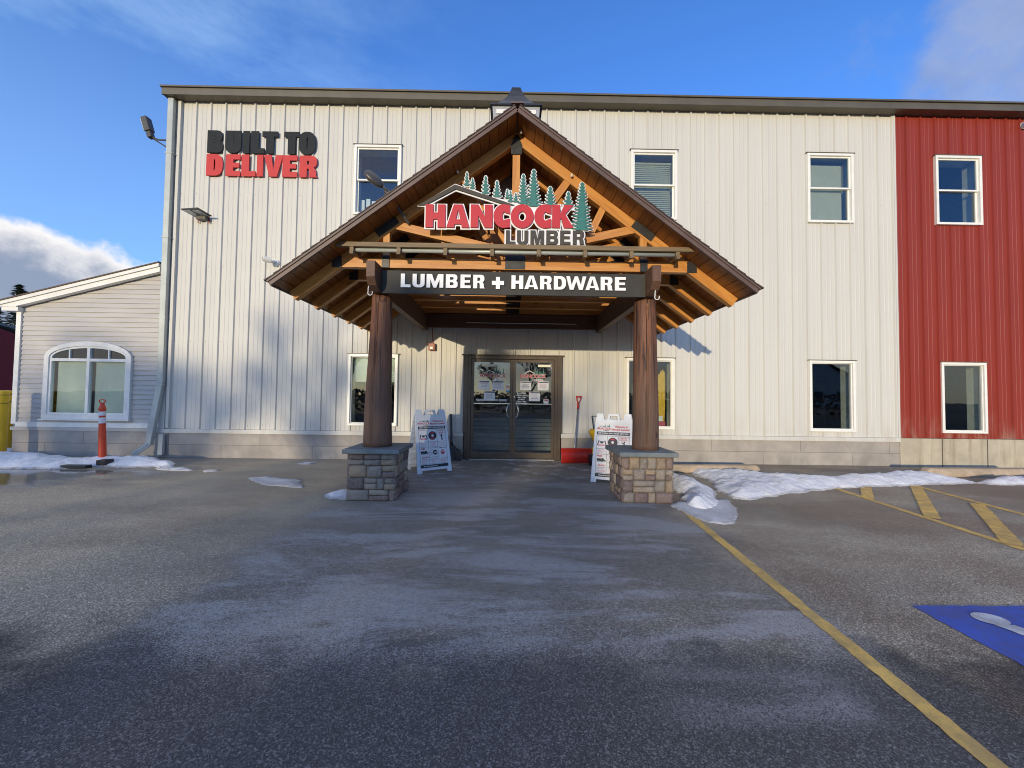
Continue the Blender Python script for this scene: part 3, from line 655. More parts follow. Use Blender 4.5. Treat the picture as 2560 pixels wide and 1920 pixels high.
# ------------------------------------------------------------------ main building
XL, XR, XS = -7.30, 17.0, 8.318            # left corner, right end, white/red seam
ZB, ZT = 0.60, 7.63
UPW = [(-3.375, -2.370), (2.567, 3.567), (6.390, 7.395), (9.188, 10.196)]
LOW = [(-3.385, -2.345), (2.485, 3.508), (6.390, 7.370), (9.222, 10.190)]
UPZ, LOZ = (5.205, 6.722), (0.715, 2.222)
DOOR = (-0.945, 1.112, 2.225)
bld = thing('store_building', 'long two storey store in white ribbed metal with a red end section', 'building', (0.5, 0, 0))
PITCH = 0.314; X0 = -5.225
holes = [(a+.012, b-.012, UPZ[0]+.012, UPZ[1]-.012) for a, b in UPW]+[(a+.012, b-.012, LOZ[0]+.012, LOZ[1]-.012) for a, b in LOW]+[(DOOR[0]+.02, DOOR[1]-.02, 0, DOOR[2]-.02)]
def rib_profile(xa, xb):
    pts = []
    k0 = int(math.floor((xa-X0)/PITCH))-1; k1 = int(math.ceil((xb-X0)/PITCH))+1
    for k in range(k0, k1+1):
        c = X0+k*PITCH
        pts += [(c-.027, 0), (c-.012, -.029), (c+.012, -.029), (c+.027, 0)]
        for m in (PITCH*.36, PITCH*.64): pts += [(c+m-.014, 0), (c+m-.007, -.0045), (c+m+.007, -.0045), (c+m+.014, 0)]
    def yat(x):
        for (p, q), (r_, s_) in zip(pts, pts[1:]):
            if p <= x <= r_: return q+(s_-q)*((x-p)/(r_-p) if r_ > p else 0)
        return 0
    brk = sorted(set([xa, xb]+[h for H in holes for h in H[:2] if xa < h < xb]))
    inner = [p for p in pts if xa < p[0] < xb]
    allp = sorted(inner+[(x, yat(x)) for x in brk]); return allp
def siding(name, xa, xb, zb, zt, mat, label=None):
    mb = MB(); P = rib_profile(xa, xb)
    for (x, y), (x2, y2) in zip(P, P[1:]):
        if x2-x < 1e-6: continue
        xm = (x+x2)/2; cuts = sorted([(h[2], h[3]) for h in holes if h[0] < xm < h[1]]); z = zb; iv = []
        for a, b_ in cuts:
            if a > z: iv.append((z, a))
            z = max(z, b_)
        iv.append((z, zt))
        for a, b_ in iv: mb.add([(x, y, a), (x2, y2, a), (x2, y2, b_), (x, y, b_)], [(0, 1, 2, 3)])
    # rows of screws beside the ribs
    k = int((xa-X0)/PITCH)-1
    while X0+k*PITCH < xb:
        c = X0+k*PITCH+.052
        if xa < c < xb-.02:
            for z in (zb+.05, zb+.085, 2.45, 4.05, 5.62):
                zz = z+random.uniform(-.006, .006)
                if any(h[0]-.05 < c < h[1]+.05 and h[2]-.03 < zz < h[3]+.03 for h in holes): continue
                mb.box(c-.005, c+.005, -.009, -.001, zz-.005, zz+.005)
        k += 1
    o = mb.build(name, mat, bld)
    if label: o['label'] = label
    return o
siding('metal_siding', XL+.10, XS, ZB, ZT, 'white_siding', 'white ribbed metal wall cladding')
siding('metal_siding', XS+.004, XR, ZB, ZT, 'red_siding', 'red ribbed metal wall cladding')
MB().box(XL-.012, XL+.115, -.042, .10, ZB, ZT+.01).build('corner_trim', 'white_siding', bld)
MB().box(XS-.03, XS+.012, -.038, -.004, ZB, ZT).build('corner_trim', 'white_siding', bld)
MB().box(XL, XL+.2, .11, 20, 0, ZT).box(XR-.2, XR, .11, 20, 0, ZT).box(XL, XR, 19.9, 20.1, 0, ZT).build('side_wall', 'white_siding', bld)
MB().box(XL-.01, DOOR[0], -.05, .1, .515, .597).box(DOOR[1], XS, -.05, .1, .515, .597).build('base_trim', 'white_siding', bld)
MB().box(XL-.01, DOOR[0]-.01, -.022, .2, -.05, .513).box(DOOR[1]+.01, XS, -.022, .2, -.05, .513).build('foundation', 'block', bld)
MB().box(XS+.002, XR, -.034, .2, -.05, .592).build('foundation', 'concrete', bld)['label'] = 'rain streaked poured concrete base under the red wall'
for x in (9.22, 10.19, 12.7): MB().box(x-.010, x+.010, -.0365, -.030, .0, .59).build('joint_stain', 'gutter_brown', bld)
# eaves: fascia, drip edge, soffit, low pitched roof
MB().box(XL-.07, XR, -.22, -.19, 7.612, 7.752).build('fascia', 'gutter_brown', bld)
MB().box(XL-.09, XR, -.25, -.13, 7.758, 7.792).build('drip_edge', 'gutter_brown', bld)
MB().box(XL-.06, XR, -.188, .05, 7.616, 7.640).build('soffit', 'gutter_brown', bld)
rf = MB(); rf.add([(XL-.07, -.2, 7.77), (XR, -.2, 7.77), (XR, 10, 8.5), (XL-.07, 10, 8.5), (XR, 20.2, 7.77), (XL-.07, 20.2, 7.77)], [(0, 1, 2, 3), (3, 2, 4, 5)]); rf.build('roof', 'roof_metal', bld)
# interior shell: dim sales floor and upper office floor
it = MB(); it.box(XL+.3, XR-.3, .30, 11, -.02, .028).box(XL+.3, XR-.3, .26, 11, 3.7, 4.0)
it.build('interior_floor', 'floor_in', bld)
iw = MB(); iw.box(XL+.3, XR-.3, 10.9, 11.05, .03, 3.7).box(XL+.3, XR-.3, 6.0, 6.1, 4.0, 7.3); iw.box(XL+.25, XL+.3, .3, 11, 0, 7.3).box(XR-.3, XR-.25, .3, 11, 0, 7.3).box(XL+.3, XR-.3, .3, 11, 7.3, 7.36)
for x in (-1.6, 1.75, 5.2, 8.3): iw.box(x-.06, x+.06, .3, 6.0, 4.0, 7.3)
iw.build('interior_wall', 'interior', bld)
for i in range(9):
    x = -6+i*2.35
    if -1.6 < x < 2.0: continue
    MB().box(x, x+1.5, 3.4, 3.9, .03, 1.9).build('store_shelf', 'interior_dark', bld)

def make_window(x0, x1, z0, z1, kind, blind=None):
    f = MB(); w = .052
    for a in ((x0, x1, z1-w, z1), (x0, x1, z0, z0+w*.9), (x0, x0+w, z0+w*.9, z1-w), (x1-w, x1, z0+w*.9, z1-w)): f.box(a[0], a[1], -.058, .045, a[2], a[3])
    o = f.build('window', 'vinyl_white', bld, bevel=.004)
    fl = MB().box(x0-.028, x1+.028, -.066, -.02, z1+.002, z1+.016); fl.build('flashing', 'gutter_brown', o)
    s = MB(); t = .034; zm = (z0+z1)/2-.01; xi0, xi1 = x0+w, x1-w; zi0, zi1 = z0+w*.9, z1-w
    if kind == 'hung':
        for a, b_, y0, y1 in ((zm, zi1, -.022, .008), (zi0, zm+.036, .012, .040)):
            s.box(xi0, xi1, y0, y1, b_-t, b_).box(xi0, xi1, y0, y1, a, a+t).box(xi0, xi0+t, y0, y1, a+t, b_-t).box(xi1-t, xi1, y0, y1, a+t, b_-t)
        s.build('sash', 'vinyl_white', o)
        g = MB(); g.box(xi0+t*.8, xi1-t*.8, -.008, -.005, zm+t*.8, zi1-t*.8); g.build('pane', 'glass', o)
        g = MB(); g.box(xi0+t*.8, xi1-t*.8, .024, .027, zi0+t*.8, zm+.036-t*.8); g.build('pane', 'glass', o)
    else:
        t = .016
        s.box(xi0, xi1, -.02, .03, zi1-t, zi1).box(xi0, xi1, -.02, .03, zi0, zi0+t).box(xi0, xi0+t, -.02, .03, zi0+t, zi1-t).box(xi1-t, xi1, -.02, .03, zi0+t, zi1-t)
        s.build('sash', 'vinyl_white', o)
        g = MB(); g.box(xi0+t*.8, xi1-t*.8, .004, .008, zi0+t*.8, zi1-t*.8); g.build('pane', 'glass', o)
    j = MB(); e = .0
    j.box(x0+.004, x0+.022, .048, .30, z0+.03, z1-.03).box(x1-.022, x1-.004, .048, .30, z0+.03, z1-.03).box(x0+.022, x1-.022, .048, .30, z1-.048, z1-.03).box(x0+.022, x1-.022, .048, .30, z0+.03, z0+.048)
    j.build('reveal', 'drywall', o)
    if blind:
        bz0, bz1, slat = blind; bl = MB()
        if slat:
            z = bz0
            while z < bz1:
                bl.add([(xi0+.03, .125, z), (xi1-.03, .125, z), (xi1-.03, .143, z+.046), (xi0+.03, .143, z+.046)], [(0, 1, 2, 3)]); z += .044
            bl.box(xi0+.02, xi1-.02, .11, .16, bz1, bz1+.04)
        else:
            bl.box(xi0+.02, xi1-.10 if kind == 'hung' else xi1-.02, .10, .112, bz0, bz1)
        bl.build('blind', 'shade_olive' if kind == 'hung' else 'blind', o)
    return o
wins = []
ub = [None, (5.36, 6.50, True), (5.25, 6.54, False), None]
for (a, b_), bl in zip(UPW, ub): wins.append(make_window(a, b_, *UPZ, 'hung', bl))
lb = [(1.64, 2.17, False), None, None, None]
for (a, b_), bl in zip(LOW, lb): wins.append(make_window(a, b_, *LOZ, 'fixed', bl))
wl = ['white sash window behind the left slope of the porch roof, curtain at its foot', 'white sash window with horizontal slatted blind', 'white sash window with a plain drawn shade', 'white sash window set in the red wall',
      'ground floor window left of the entrance with half a shade', 'ground floor window behind the right log post with yellow boards inside', 'ground floor window near the white and red seam', 'ground floor window in the red wall']
for w_, l_ in zip(wins, wl): w_['label'] = l_
cu = MB()
for i in range(7):
    x = -3.28+i*.12; cu.box(x, x+.085, .12, .135+.02*(i % 2), 5.28, 5.60+.03*math.sin(i*2))
cu.build('curtain', 'paper', wins[0])

# downspouts at the left corner, kicked out at the foot
d = MB(); d.beam((XL+.055, -.10, 7.60), (XL+.065, -.10, 1.55), .125, .085, (0, 1, 0)); d.beam((XL+.065, -.10, 1.55), (XL-.02, -.17, .62), .125, .085, (0, 1, 0)); d.beam((XL-.02, -.17, .63), (XL-.05, -.19, .28), .12, .085, (0, 1, 0)); d.beam((XL-.05, -.18, .30), (XL-.20, -.36, .10), .12, .09, (0, 0, 1))
ds = d.build('downspout', 'downspout', bld, bevel=.012)
for z in (6.4, 4.6, 2.9, 1.50): MB().box(XL-.02, XL+.135, -.150, -.052, z, z+.022).build('strap', 'downspout', ds)
d2 = MB(); d2.box(XL+.15, XL+.21, -.06, -.03, .62, 7.6); d2.build('conduit', 'white_siding', bld)
d3 = MB(); d3.beam((XL+.12, -.09, .50), (XL+.13, -.11, .06), .10, .07, (0, 1, 0)); d3.build('drain_stub', 'downspout', bld, bevel=.01)

# ---- entrance doors
zf = .06
fr = MB(); Dx0, Dx1, Dz = DOOR
fr.box(Dx0-.012, Dx0+.085, -.075, -.035, .60, Dz).box(Dx1-.085, Dx1+.012, -.075, -.035, .60, Dz).box(Dx0-.05, Dx1+.05, -.085, -.02, Dz, Dz+.022)
fr.build('door_flashing', 'bronze', bld)
fr = MB(); a0, a1 = Dx0+.085, Dx1-.085
fr.box(a0, a0+.06, -.06, .08, zf-.05, Dz-.002).box(a1-.06, a1, -.06, .08, zf-.05, Dz-.002).box(a0+.06, a1-.06, -.06, .08, Dz-.07, Dz-.002).box(Dx0+.01, a0, -.03, .1, .0, Dz-.004).box(a1, Dx1-.01, -.03, .1, .0, Dz-.004)
fr.build('door_frame', 'bronze', bld, bevel=.003)
MB().box(a0+.06, a1-.06, -.10, .08, .02, zf).build('threshold', 'steel_bright', bld)
mid = (a0+a1)/2
def notice(parent, x, z, w, h, rows, hdr='print_grey', y=-.026, red=True):
    mb = MB(); mb.box(x-w/2, x+w/2, y-.001, y, z-h/2, z+h/2, 0); mb.box(x-w/2+.035, x+w/2-.005, y-.0022, y-.0012, z+h/2-.035, z+h/2-.008, 1); mb.box(x-w/2+.006, x-w/2+.030, y-.0022, y-.0012, z+h/2-.036, z+h/2-.006, 2)
    for i in range(rows):
        q = w*(.30 if i % 3 else .38)*random.uniform(.8, 1); zz = z+h*.18-i*h*.52/rows
        mb.box(x-q, x+q, y-.0022, y-.0012, zz-.0035, zz+.0035, 2 if (red and i % 2 == 0) else 3)
    return mb.build('notice', ['paper', hdr, 'print_pink', 'print_grey'], parent)
def mini_logo(parent, x, z, s, y, name='decal'):
    parts = []
    parts.append((curve_mesh([[(-.5, .12), (-.22, .30), (.12, .13), (.05, .13), (-.22, .26), (-.44, .12)]], .0006), FRONT(x, y, z) @ Matrix.Scale(s, 4), 'paper'))
    parts.append((text_mesh('HANCOCK', .26*s, .0006, bold=.012*s), FRONT(x-.04*s, y, z), 'paper'))
    parts.append((text_mesh('HANCOCK', .26*s, .0010, bold=.004*s), FRONT(x-.04*s, y-.001, z), 'sign_red'))
    parts.append((text_mesh('LUMBER', .15*s, .0006, bold=.004*s), FRONT(x+.22*s, y, z-.20*s), 'paper'))
    for tx, th in ((.08, .24), (.17, .34), (.27, .22), (.36, .18), (.50, .32)):
        tri = [[(tx-.05, .10), (tx+.05, .10), (tx+.015, .10+th*.45), (tx+.03, .10+th*.45), (tx, .10+th), (tx-.03, .10+th*.45), (tx-.015, .10+th*.45)]]
        parts.append((curve_mesh(tri, .0006), FRONT(x, y, z) @ Matrix.Scale(s, 4), 'sign_green'))
    mb, mats = join_meshes(parts); return mb.build(name, mats, parent)
def leaf(x0, x1, left):
    s = MB(); t = .062; z0, z1 = zf+.012, Dz-.076
    s.box(x0, x0+t, -.035, .010, z0, z1).box(x1-t, x1, -.035, .010, z0, z1).box(x0+t, x1-t, -.035, .010, z1-t, z1).box(x0+t, x1-t, -.035, .010, z0, z0+.12)
    o = s.build('door', 'bronze', bld, bevel=.003)
    g = MB(); g.box(x0+t*.9, x1-t*.9, -.016, -.010, z0+.11, z1-t*.9); g.build('pane', 'door_glass', o)
    b = MB(); b.box(x0+t, x1-t, -.034, -.018, 1.205, 1.222); b.build('push_bar', 'steel_bright', o)
    hx = x1-t*.55 if left else x0+t*.55; q = -.085 if left else .085
    h = MB(); pts = [(hx, -.030, 1.19), (hx+q*.45, -.075, 1.195), (hx+q*.9, -.09, 1.15), (hx+q, -.092, 1.06), (hx+q*.9, -.09, .965), (hx+q*.45, -.075, .925), (hx, -.030, .93)]
    h.tube(pts, .0105, 10); h.build('handle', 'steel_bright', o, smooth=True)
    ex = x0+.002 if left else x1-.014
    for z in (.30, 1.86): MB().box(ex, ex+.012, -.045, -.036, z-.06, z+.06).build('hinge', 'print_black', o)
    gx = (x0+x1)/2
    if left:
        MB().box(gx-.22, gx+.06, -.0175, -.0165, 2.00, 2.05).build('decal', 'blind', o)
        mini_logo(o, gx+.03, 1.80, .42, -.0180)
        notice(o, gx-.17, 1.60, .235, .19, 3); notice(o, gx+.13, 1.60, .235, .19, 4); notice(o, gx-.05, 1.375, .235, .20, 5)
        st = MB()
        for i, c in enumerate((0, 2, 0, 1)): st.box(x1-t-.075, x1-t-.010, -.0178, -.0168, 1.60-i*.048, 1.64-i*.048, c)
        st.build('sticker', ['paper', 'print_blue', 'print_pink'], o)
        flat_mesh_obj('lettering', text_mesh('PLEASE USE OTHER DOOR', .055, .0005, bold=.0022), 'paper', FRONT(gx-.01, -.0180, 1.285), o)
    else:
        MB().box(gx+.09, gx+.36, -.0175, -.0165, 2.00, 2.05).build('decal', 'blind', o)
        mini_logo(o, gx+.0, 1.80, .42, -.0180)
        notice(o, gx-.17, 1.60, .235, .19, 6, red=False); notice(o, gx+.20, 1.60, .235, .19, 5); notice(o, gx+.02, 1.375, .235, .20, 4)
        notice(o, gx+.265, 1.275, .105, .095, 2, hdr='print_red')
        tx = []
        for i, l_ in enumerate(('STORE HOURS', 'MONDAY - FRIDAY', '7:00am - 5:00pm', 'SATURDAY', '8:00am - 1:00pm', 'CLOSED SUNDAY')):
            tx.append((text_mesh(l_, .036, .0005, bold=.0015, xs=.82), FRONT(gx-.255, -.0180, 1.435-i*.042), 'paper'))
        mb, mats = join_meshes(tx); mb.build('lettering', mats, o)
        MB().tube([(hx, -.037, 1.36), (hx, -.046, 1.36)], .014, 12).build('lock', 'steel_bright', o)
    return o
leaf(a0+.063, mid-.002, True)['label'] = 'left glazed door leaf reading PLEASE USE OTHER DOOR'
leaf(mid+.002, a1-.063, False)['label'] = 'right glazed door leaf with the store hours'
vz = .06
vs_ = MB()
while vz < .82: vs_.box(-1.4, 1.6, 1.270, 1.294, vz, vz+.082); vz += .098
vs_.build('counter_front', 'interior', bld)
MB().box(-1.4, 1.6, 1.30, 1.34, .03, .90).build('counter_back', 'print_black', bld)
MB().box(-1.4, 1.6, 1.25, 1.9, .90, .94).build('counter_top', 'interior_dark', bld)
MB().box(-.75, .95, .35, 1.2, .029, .040).build('door_mat', 'mat_rubber', bld)

# ------------------------------------------------------------------ lean-to annex at the left end
anx = thing('lean_to', 'low grey clapboard lean-to with an arched white window and sloping white eaves', 'building', (-8.9, .1, 0))
AX0, AX1 = -10.40, -7.33
rake = lambda x: 3.19+(x+10.67)*(4.03-3.19)/(10.67-7.47)       # top edge of the roof
wc, hw = -8.845, .905
def arch_half(z, h=0.0):                                       # half width of the window opening at height z
    H = hw-.06+h
    if z < .80-h: return 0
    if z < 2.06: return H
    r_ = (2.40+h-.05-2.06); t = (z-2.06)/r_
    return H*math.sqrt(max(0, 1-t*t)) if t < 1 else 0
cb = MB(); z = .70; EXP = .1015
while z < 4.0:
    zt_ = z+EXP; xa = AX0+.10
    xr = -10.67+(z+.16-3.19)*(3.2/.84)
    xa = max(xa, xr)
    if xa < AX1-.05:
        h_ = arch_half(z+EXP/2, .0); seg = [(xa, AX1)] if h_ == 0 else [(xa, wc-h_), (wc+h_, AX1)]
        for p, q in seg:
            if q-p > .01: cb.add([(p, .012, z-.004), (q, .012, z-.004), (q, .032, zt_), (p, .032, zt_), (p, .032, z-.004), (q, .032, z-.004)], [(0, 1, 2, 3), (4, 5, 1, 0)])
    z = zt_
cb.build('clapboard_wall', 'clapboard', anx)
MB().box(AX0, AX0+.10, -.012, .25, .66, 3.10).build('corner_board', 'trim_white', anx, bevel=.003)
MB().box(AX0+.002, AX0+.09, .251, 6, .5, 3.1).build('side_wall', 'clapboard', anx)
MB().box(AX0+.10, AX1+.02, -.018, .1, .60, .70).build('skirt_board', 'trim_white', anx, bevel=.003)
MB().box(AX0-.01, AX1+.02, -.008, .12, .53, .598).build('sill_board', 'clapboard', anx)
MB().box(AX0+.02, AX1+.02, .012, .3, -.05, .528).build('foundation', 'block', anx)
rb = MB(); fnx = lambda u, v, d: (u, d, v)
rk = [(-10.67, rake(-10.67)), (-7.36, rake(-7.36)), (-7.36, rake(-7.36)-.17), (-10.30, rake(-10.30)-.17), (-10.30, rake(-10.67)-.09), (-10.64, rake(-10.67)-.09)]
rb.prism(rk, fnx, -.10, .0); rb.prism([(-10.69, rake(-10.69)+.005), (-7.36, rake(-7.36)+.005), (-7.36, rake(-7.36)-.065), (-10.69, rake(-10.69)-.065)], fnx, -.13, -.102)
o = rb.build('rake_board', 'trim_white', anx); fix_normals(o)
MB().box(-10.62, -10.28, -.085, 6, 3.02, 3.10).build('eave_return', 'trim_white', anx)
ar = MB(); ar.prism([(-10.74, rake(-10.74)+.03), (-7.35, rake(-7.35)+.03), (-7.35, rake(-7.35)+.006), (-10.74, rake(-10.74)+.006)], fnx, -.15, 6.5); fix_normals(ar.build('roof', 'shingle', anx))
# arched window
def arch_loop(hw_, zb, zs, za, n=22):
    return [(wc-hw_, zb), (wc+hw_, zb)]+[(wc+hw_*math.cos(R(180*i/n)), zs+(za-zs)*math.sin(R(180*i/n))) for i in range(n+1)]
def ring(mb, outer, inner, y0, y1, mi=0):
    n = len(outer); vs = [(u, y0, v) for u, v in outer]+[(u, y0, v) for u, v in inner]+[(u, y1, v) for u, v in outer]+[(u, y1, v) for u, v in inner]; fs = []
    for i in range(n):
        j = (i+1) % n; fs += [(i, j, n+j, n+i), (2*n+i, 3*n+i, 3*n+j, 2*n+j), (i, 2*n+i, 2*n+j, j), (n+i, n+j, 3*n+j, 3*n+i)]
    mb.add(vs, fs, mi)
fw = MB(); ring(fw, arch_loop(hw, .775, 2.06, 2.405), arch_loop(hw-.095, .865, 2.06, 2.31), -.035, .03); fw.box(wc-hw-.03, wc+hw+.03, -.065, .02, .745, .773)
aw = fw.build('window', 'trim_white', anx); fix_normals(aw); aw['label'] = 'arched white framed window with a drawn pale shade'
s = MB(); ring(s, arch_loop(hw-.093, .867, 2.06, 2.308), arch_loop(hw-.135, .905, 2.06, 2.265), -.012, .05)
s.box(wc-.03, wc+.03, -.020, .045, .90, 2.268).box(wc-hw+.13, wc-.03, -.014, .045, 1.985, 2.045).box(wc+.03, wc+hw-.13, -.014, .045, 1.985, 2.045)
for q in (-.41, .41): s.box(wc+q-.012, wc+q+.012, -.008, .03, 2.045, 2.26)
fix_normals(s.build('sash', 'vinyl_white', aw))
g = MB(); lp = arch_loop(hw-.13, .90, 2.06, 2.27); g.prism(lp, fnx, .016, .02); fix_normals(g.build('pane', 'glass', aw))
MB().box(wc-hw+.165, wc-.02, .09, .10, .86, 2.03).build('shade', 'blind', aw)
MB().box(wc+.055, wc+hw-.10, .09, .10, .86, 2.03).build('shade', 'blind', aw)
MB().box(AX0+.1, AX1, 1.5, 1.6, .3, 3.0).box(AX0+.1, AX1, .2, 1.6, .3, .34).build('interior_wall', 'interior_dark', anx)
# ------------------------------------------------------------------ entrance canopy (timber porch)
random.seed(21)
can = thing('entrance_porch', 'gabled timber entrance porch with honey coloured trusses on two log posts', 'porch', (0.06, -1.8, 0))
XC, APZ, RUN, EZ = 0.062, 5.035, 3.07, 2.745
SLP = math.hypot(RUN, APZ-EZ); CS, SN = RUN/SLP, (APZ-EZ)/SLP
YF, YB = -3.36, -0.045
def RP(sg, s, y, h):                                  # roof coordinates: side, distance down the slope, depth, height over the boards
    return (XC+sg*(CS*s+SN*h), y, APZ-SN*s+CS*h)
for sg in (-1, 1):
    bd = MB(); s = .012; w = .148
    while s < SLP-.02:
        e = min(s+w-.007, SLP-.004); yj = random.choice((-2.4, -1.7, -1.2)); g0 = random.random()*40
        for ya, yb in ((YF+.035, yj), (yj+.003, YB)):
            vs = [RP(sg, a, y, h) for h in (0, .022) for y in (ya, yb) for a in (s, e)]
            gr = [(y+g0, a, h) for h in (0, .022) for y in (ya, yb) for a in (s, e)]
            bd.add(vs, [(0, 1, 3, 2), (4, 6, 7, 5), (0, 4, 5, 1), (2, 3, 7, 6), (0, 2, 6, 4), (1, 5, 7, 3)], 0, gr)
        s += w
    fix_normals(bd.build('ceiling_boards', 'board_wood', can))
    rs = MB(); rs.add([RP(sg, a, y, h) for h in (.026, .052) for y in (YF+.03, YB) for a in (0, SLP)], [(0, 1, 3, 2), (4, 6, 7, 5), (0, 4, 5, 1), (2, 3, 7, 6), (0, 2, 6, 4), (1, 5, 7, 3)])
    r_o = fix_normals(rs.build('roof', 'fascia_brown', can))
    sh = MB(); s = SLP+.03; ex = .142; row = 0
    while s > -.02:
        a0_, a1_ = max(s-ex-.05, -.012), s; y = YF-.02-(.04 if row % 2 else 0); 
        while y < YB:
            wd = random.uniform(.16, .32); y1 = min(y+wd, YB); j = random.uniform(-.004, .004); ya = max(y, YF-.02)
            if y1-ya > .02:
                vs = [RP(sg, a0_, q, .054) for q in (ya, y1-.004)]+[RP(sg, a1_+j, q, .060) for q in (ya, y1-.004)]+[RP(sg, a0_, q, .060) for q in (ya, y1-.004)]+[RP(sg, a1_+j, q, .076) for q in (ya, y1-.004)]
                sh.add(vs, [(0, 1, 3, 2), (4, 6, 7, 5), (2, 3, 7, 6), (0, 2, 6, 4), (1, 5, 7, 3)])
            y = y1
        s -= ex; row += 1
    fix_normals(sh.build('shingles', 'shingle', r_o))
    ff = MB(); ff.add([RP(sg, a, y, h) for h in (-.018, .05) for y in (YF, YF+.028) for a in (0, SLP)], [(0, 1, 3, 2), (4, 6, 7, 5), (0, 4, 5, 1), (2, 3, 7, 6), (0, 2, 6, 4), (1, 5, 7, 3)])
    ff.add([RP(sg, a, y, h) for h in (.030, .053) for y in (YF-.014, YF-.002) for a in (0, SLP+.01)], [(0, 1, 3, 2), (4, 6, 7, 5), (0, 4, 5, 1), (2, 3, 7, 6), (0, 2, 6, 4), (1, 5, 7, 3)])
    fix_normals(ff.build('barge_board', 'fascia_brown', can))
    ef = MB(); ef.add([RP(sg, a, y, h) for h in (-.012, .052) for y in (YF+.03, YB) for a in (SLP+.002, SLP+.022)], [(0, 1, 3, 2), (4, 6, 7, 5), (0, 4, 5, 1), (2, 3, 7, 6), (0, 2, 6, 4), (1, 5, 7, 3)])
    fix_normals(ef.build('eave_board', 'fascia_brown', can))
MB().beam((XC, YF-.015, APZ+.085), (XC, YB, APZ+.085), .16, .02).build('ridge_cap', 'fascia_brown', can)

TY = [-2.92+.57*k for k in range(6)]
CZ0, CZ1 = 3.10, 3.235
proto = []
def truss(k, y):
    first = k == 0
    def put(mb, name, mat, bev=.004, parent=can): 
        return mb.build(name, mat, parent, bevel=bev if first else 0)
    rd = .135
    for sg in (-1, 1):
        m = MB(); a = Vector(RP(sg, .02, y, -.003-rd/2)); b_ = Vector(RP(sg, SLP-.015, y, -.003-rd/2))
        m.beam(a, b_, .092, rd, Vector(RP(sg, 0, 0, 1))-Vector(RP(sg, 0, 0, 0))); put(m, 'rafter', 'honey_wood')
    m = MB(); m.box(XC-2.50, XC+2.50, y-.043, y+.043, CZ0, CZ1); put(m, 'bottom_chord', 'honey_wood')
    m = MB(); m.box(XC-.052, XC+.052, y-.041, y+.041, CZ1+.001, 4.86); put(m, 'king_post', 'honey_wood')
    for sg in (-1, 1):
        m = MB(); m.beam((XC+sg*.05, y, 3.335), (XC+sg*1.66, y, 3.70), .076, .112, (0, 0, 1)); put(m, 'web_brace', 'honey_wood')
        m = MB(); m.beam((XC+sg*.045, y, 3.40), (XC+sg*.76, y, 4.42), .072, .105, (0, 0, 1)); put(m, 'web_brace', 'honey_wood')
        m = MB(); m.beam((XC+sg*1.02, y, 3.60), (XC+sg*1.24, y, 4.06), .070, .095, (0, 0, 1)); put(m, 'web_brace', 'honey_wood')
        m = MB(); m.box(XC+sg*1.76-.045, XC+sg*1.76+.045, y-.039, y+.039, CZ1+.001, 3.63); put(m, 'strut', 'honey_wood')
    ps = MB(); yf = y-.049
    plates = []
    for sg in (-1, 1):
        p = MB(); c = Vector((XC+sg*1.76, yf-.004, 3.675)); d = Vector((sg*CS, 0, -SN)); p.beam(c-d*.17, c+d*.17, .008, .135, (SN*sg, 0, CS)); plates.append(p)
        p = MB(); p.box(XC+sg*2.42-.065, XC+sg*2.42+.065, yf-.008, yf-.001, CZ0-.006, CZ1+.012); plates.append(p)
        p = MB(); p.box(XC+sg*1.76-.05, XC+sg*1.76+.05, yf-.010, yf-.001, CZ0+.0, CZ1+.03); plates.append(p)
    p = MB(); p.box(XC-.135, XC+.135, yf-.008, yf-.001, CZ0+.008, CZ1+.06); plates.append(p)
    p = MB(); p.prism([(-.075, 4.70), (.075, 4.70), (.078, 4.83), (.03, 4.93), (-.03, 4.93), (-.078, 4.83)], lambda u, v_, d_: (XC+u, d_, v_), yf-.008, yf-.001); plates.append(p)
    if k > 1: plates = plates[:1]+plates[3:4]+plates[6:7]
    for p in plates: p.build('steel_plate', 'steel_black', can)
for k, y in enumerate(TY): truss(k, y)

# carrying beams, header, posts, plinths
BX = (-1.79, 1.888)
for x in BX:
    m = MB(); prof = [(-3.27, 3.092), (-3.27, 2.885), (-3.20, 2.79), (-3.08, 2.742), (YB, 2.742), (YB, 3.092)]
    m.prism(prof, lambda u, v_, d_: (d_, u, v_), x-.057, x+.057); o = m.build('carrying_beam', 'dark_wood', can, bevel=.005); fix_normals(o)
MB().box(BX[0]+.06, BX[1]-.06, -.14, -.05, 2.80, 3.08).build('wall_header', 'dark_wood', can)
MB().box(BX[0]+.06, BX[1]-.06, -2.86, -2.76, 2.80, 3.09).build('front_header', 'dark_wood', can)
def log_post(x, r0, r1, seed):
    rnd = random.Random(seed); m = MB(); nz, n = 30, 72; vs = []; ph = [rnd.random()*6 for _ in range(6)]
    for i in range(nz+1):
        t = i/nz; z = .668+t*(2.742-.668); r_ = r0+(r1-r0)*t
        for k in range(n):
            a = 2*math.pi*k/n
            rr = r_*(1+.018*math.sin(2*a+ph[0]+t*1.3)+.012*math.sin(3*a+ph[1]-t*2)+.012*math.sin(t*7+ph[2]+a))
            ck = abs((a-(4.55+.10*math.sin(t*5+ph[3]))+math.pi) % (2*math.pi)-math.pi)
            if ck < .085 and .03 < t < .95: rr -= .034
            vs.append((x+rr*math.cos(a)+.008*math.sin(t*4+ph[4]), -2.82+rr*math.sin(a), z))
    fs = [(i*n+k, i*n+(k+1) % n, (i+1)*n+(k+1) % n, (i+1)*n+k) for i in range(nz) for k in range(n)]
    fs.append(tuple(range(n))[::-1]); fs.append(tuple(range(nz*n, nz*n+n)))
    m.add(vs, fs); return m.build('log_post', 'log_a', can, smooth=True)
log_post(BX[0], .188, .134, 3)['label'] = 'weathered round log post on the left plinth'
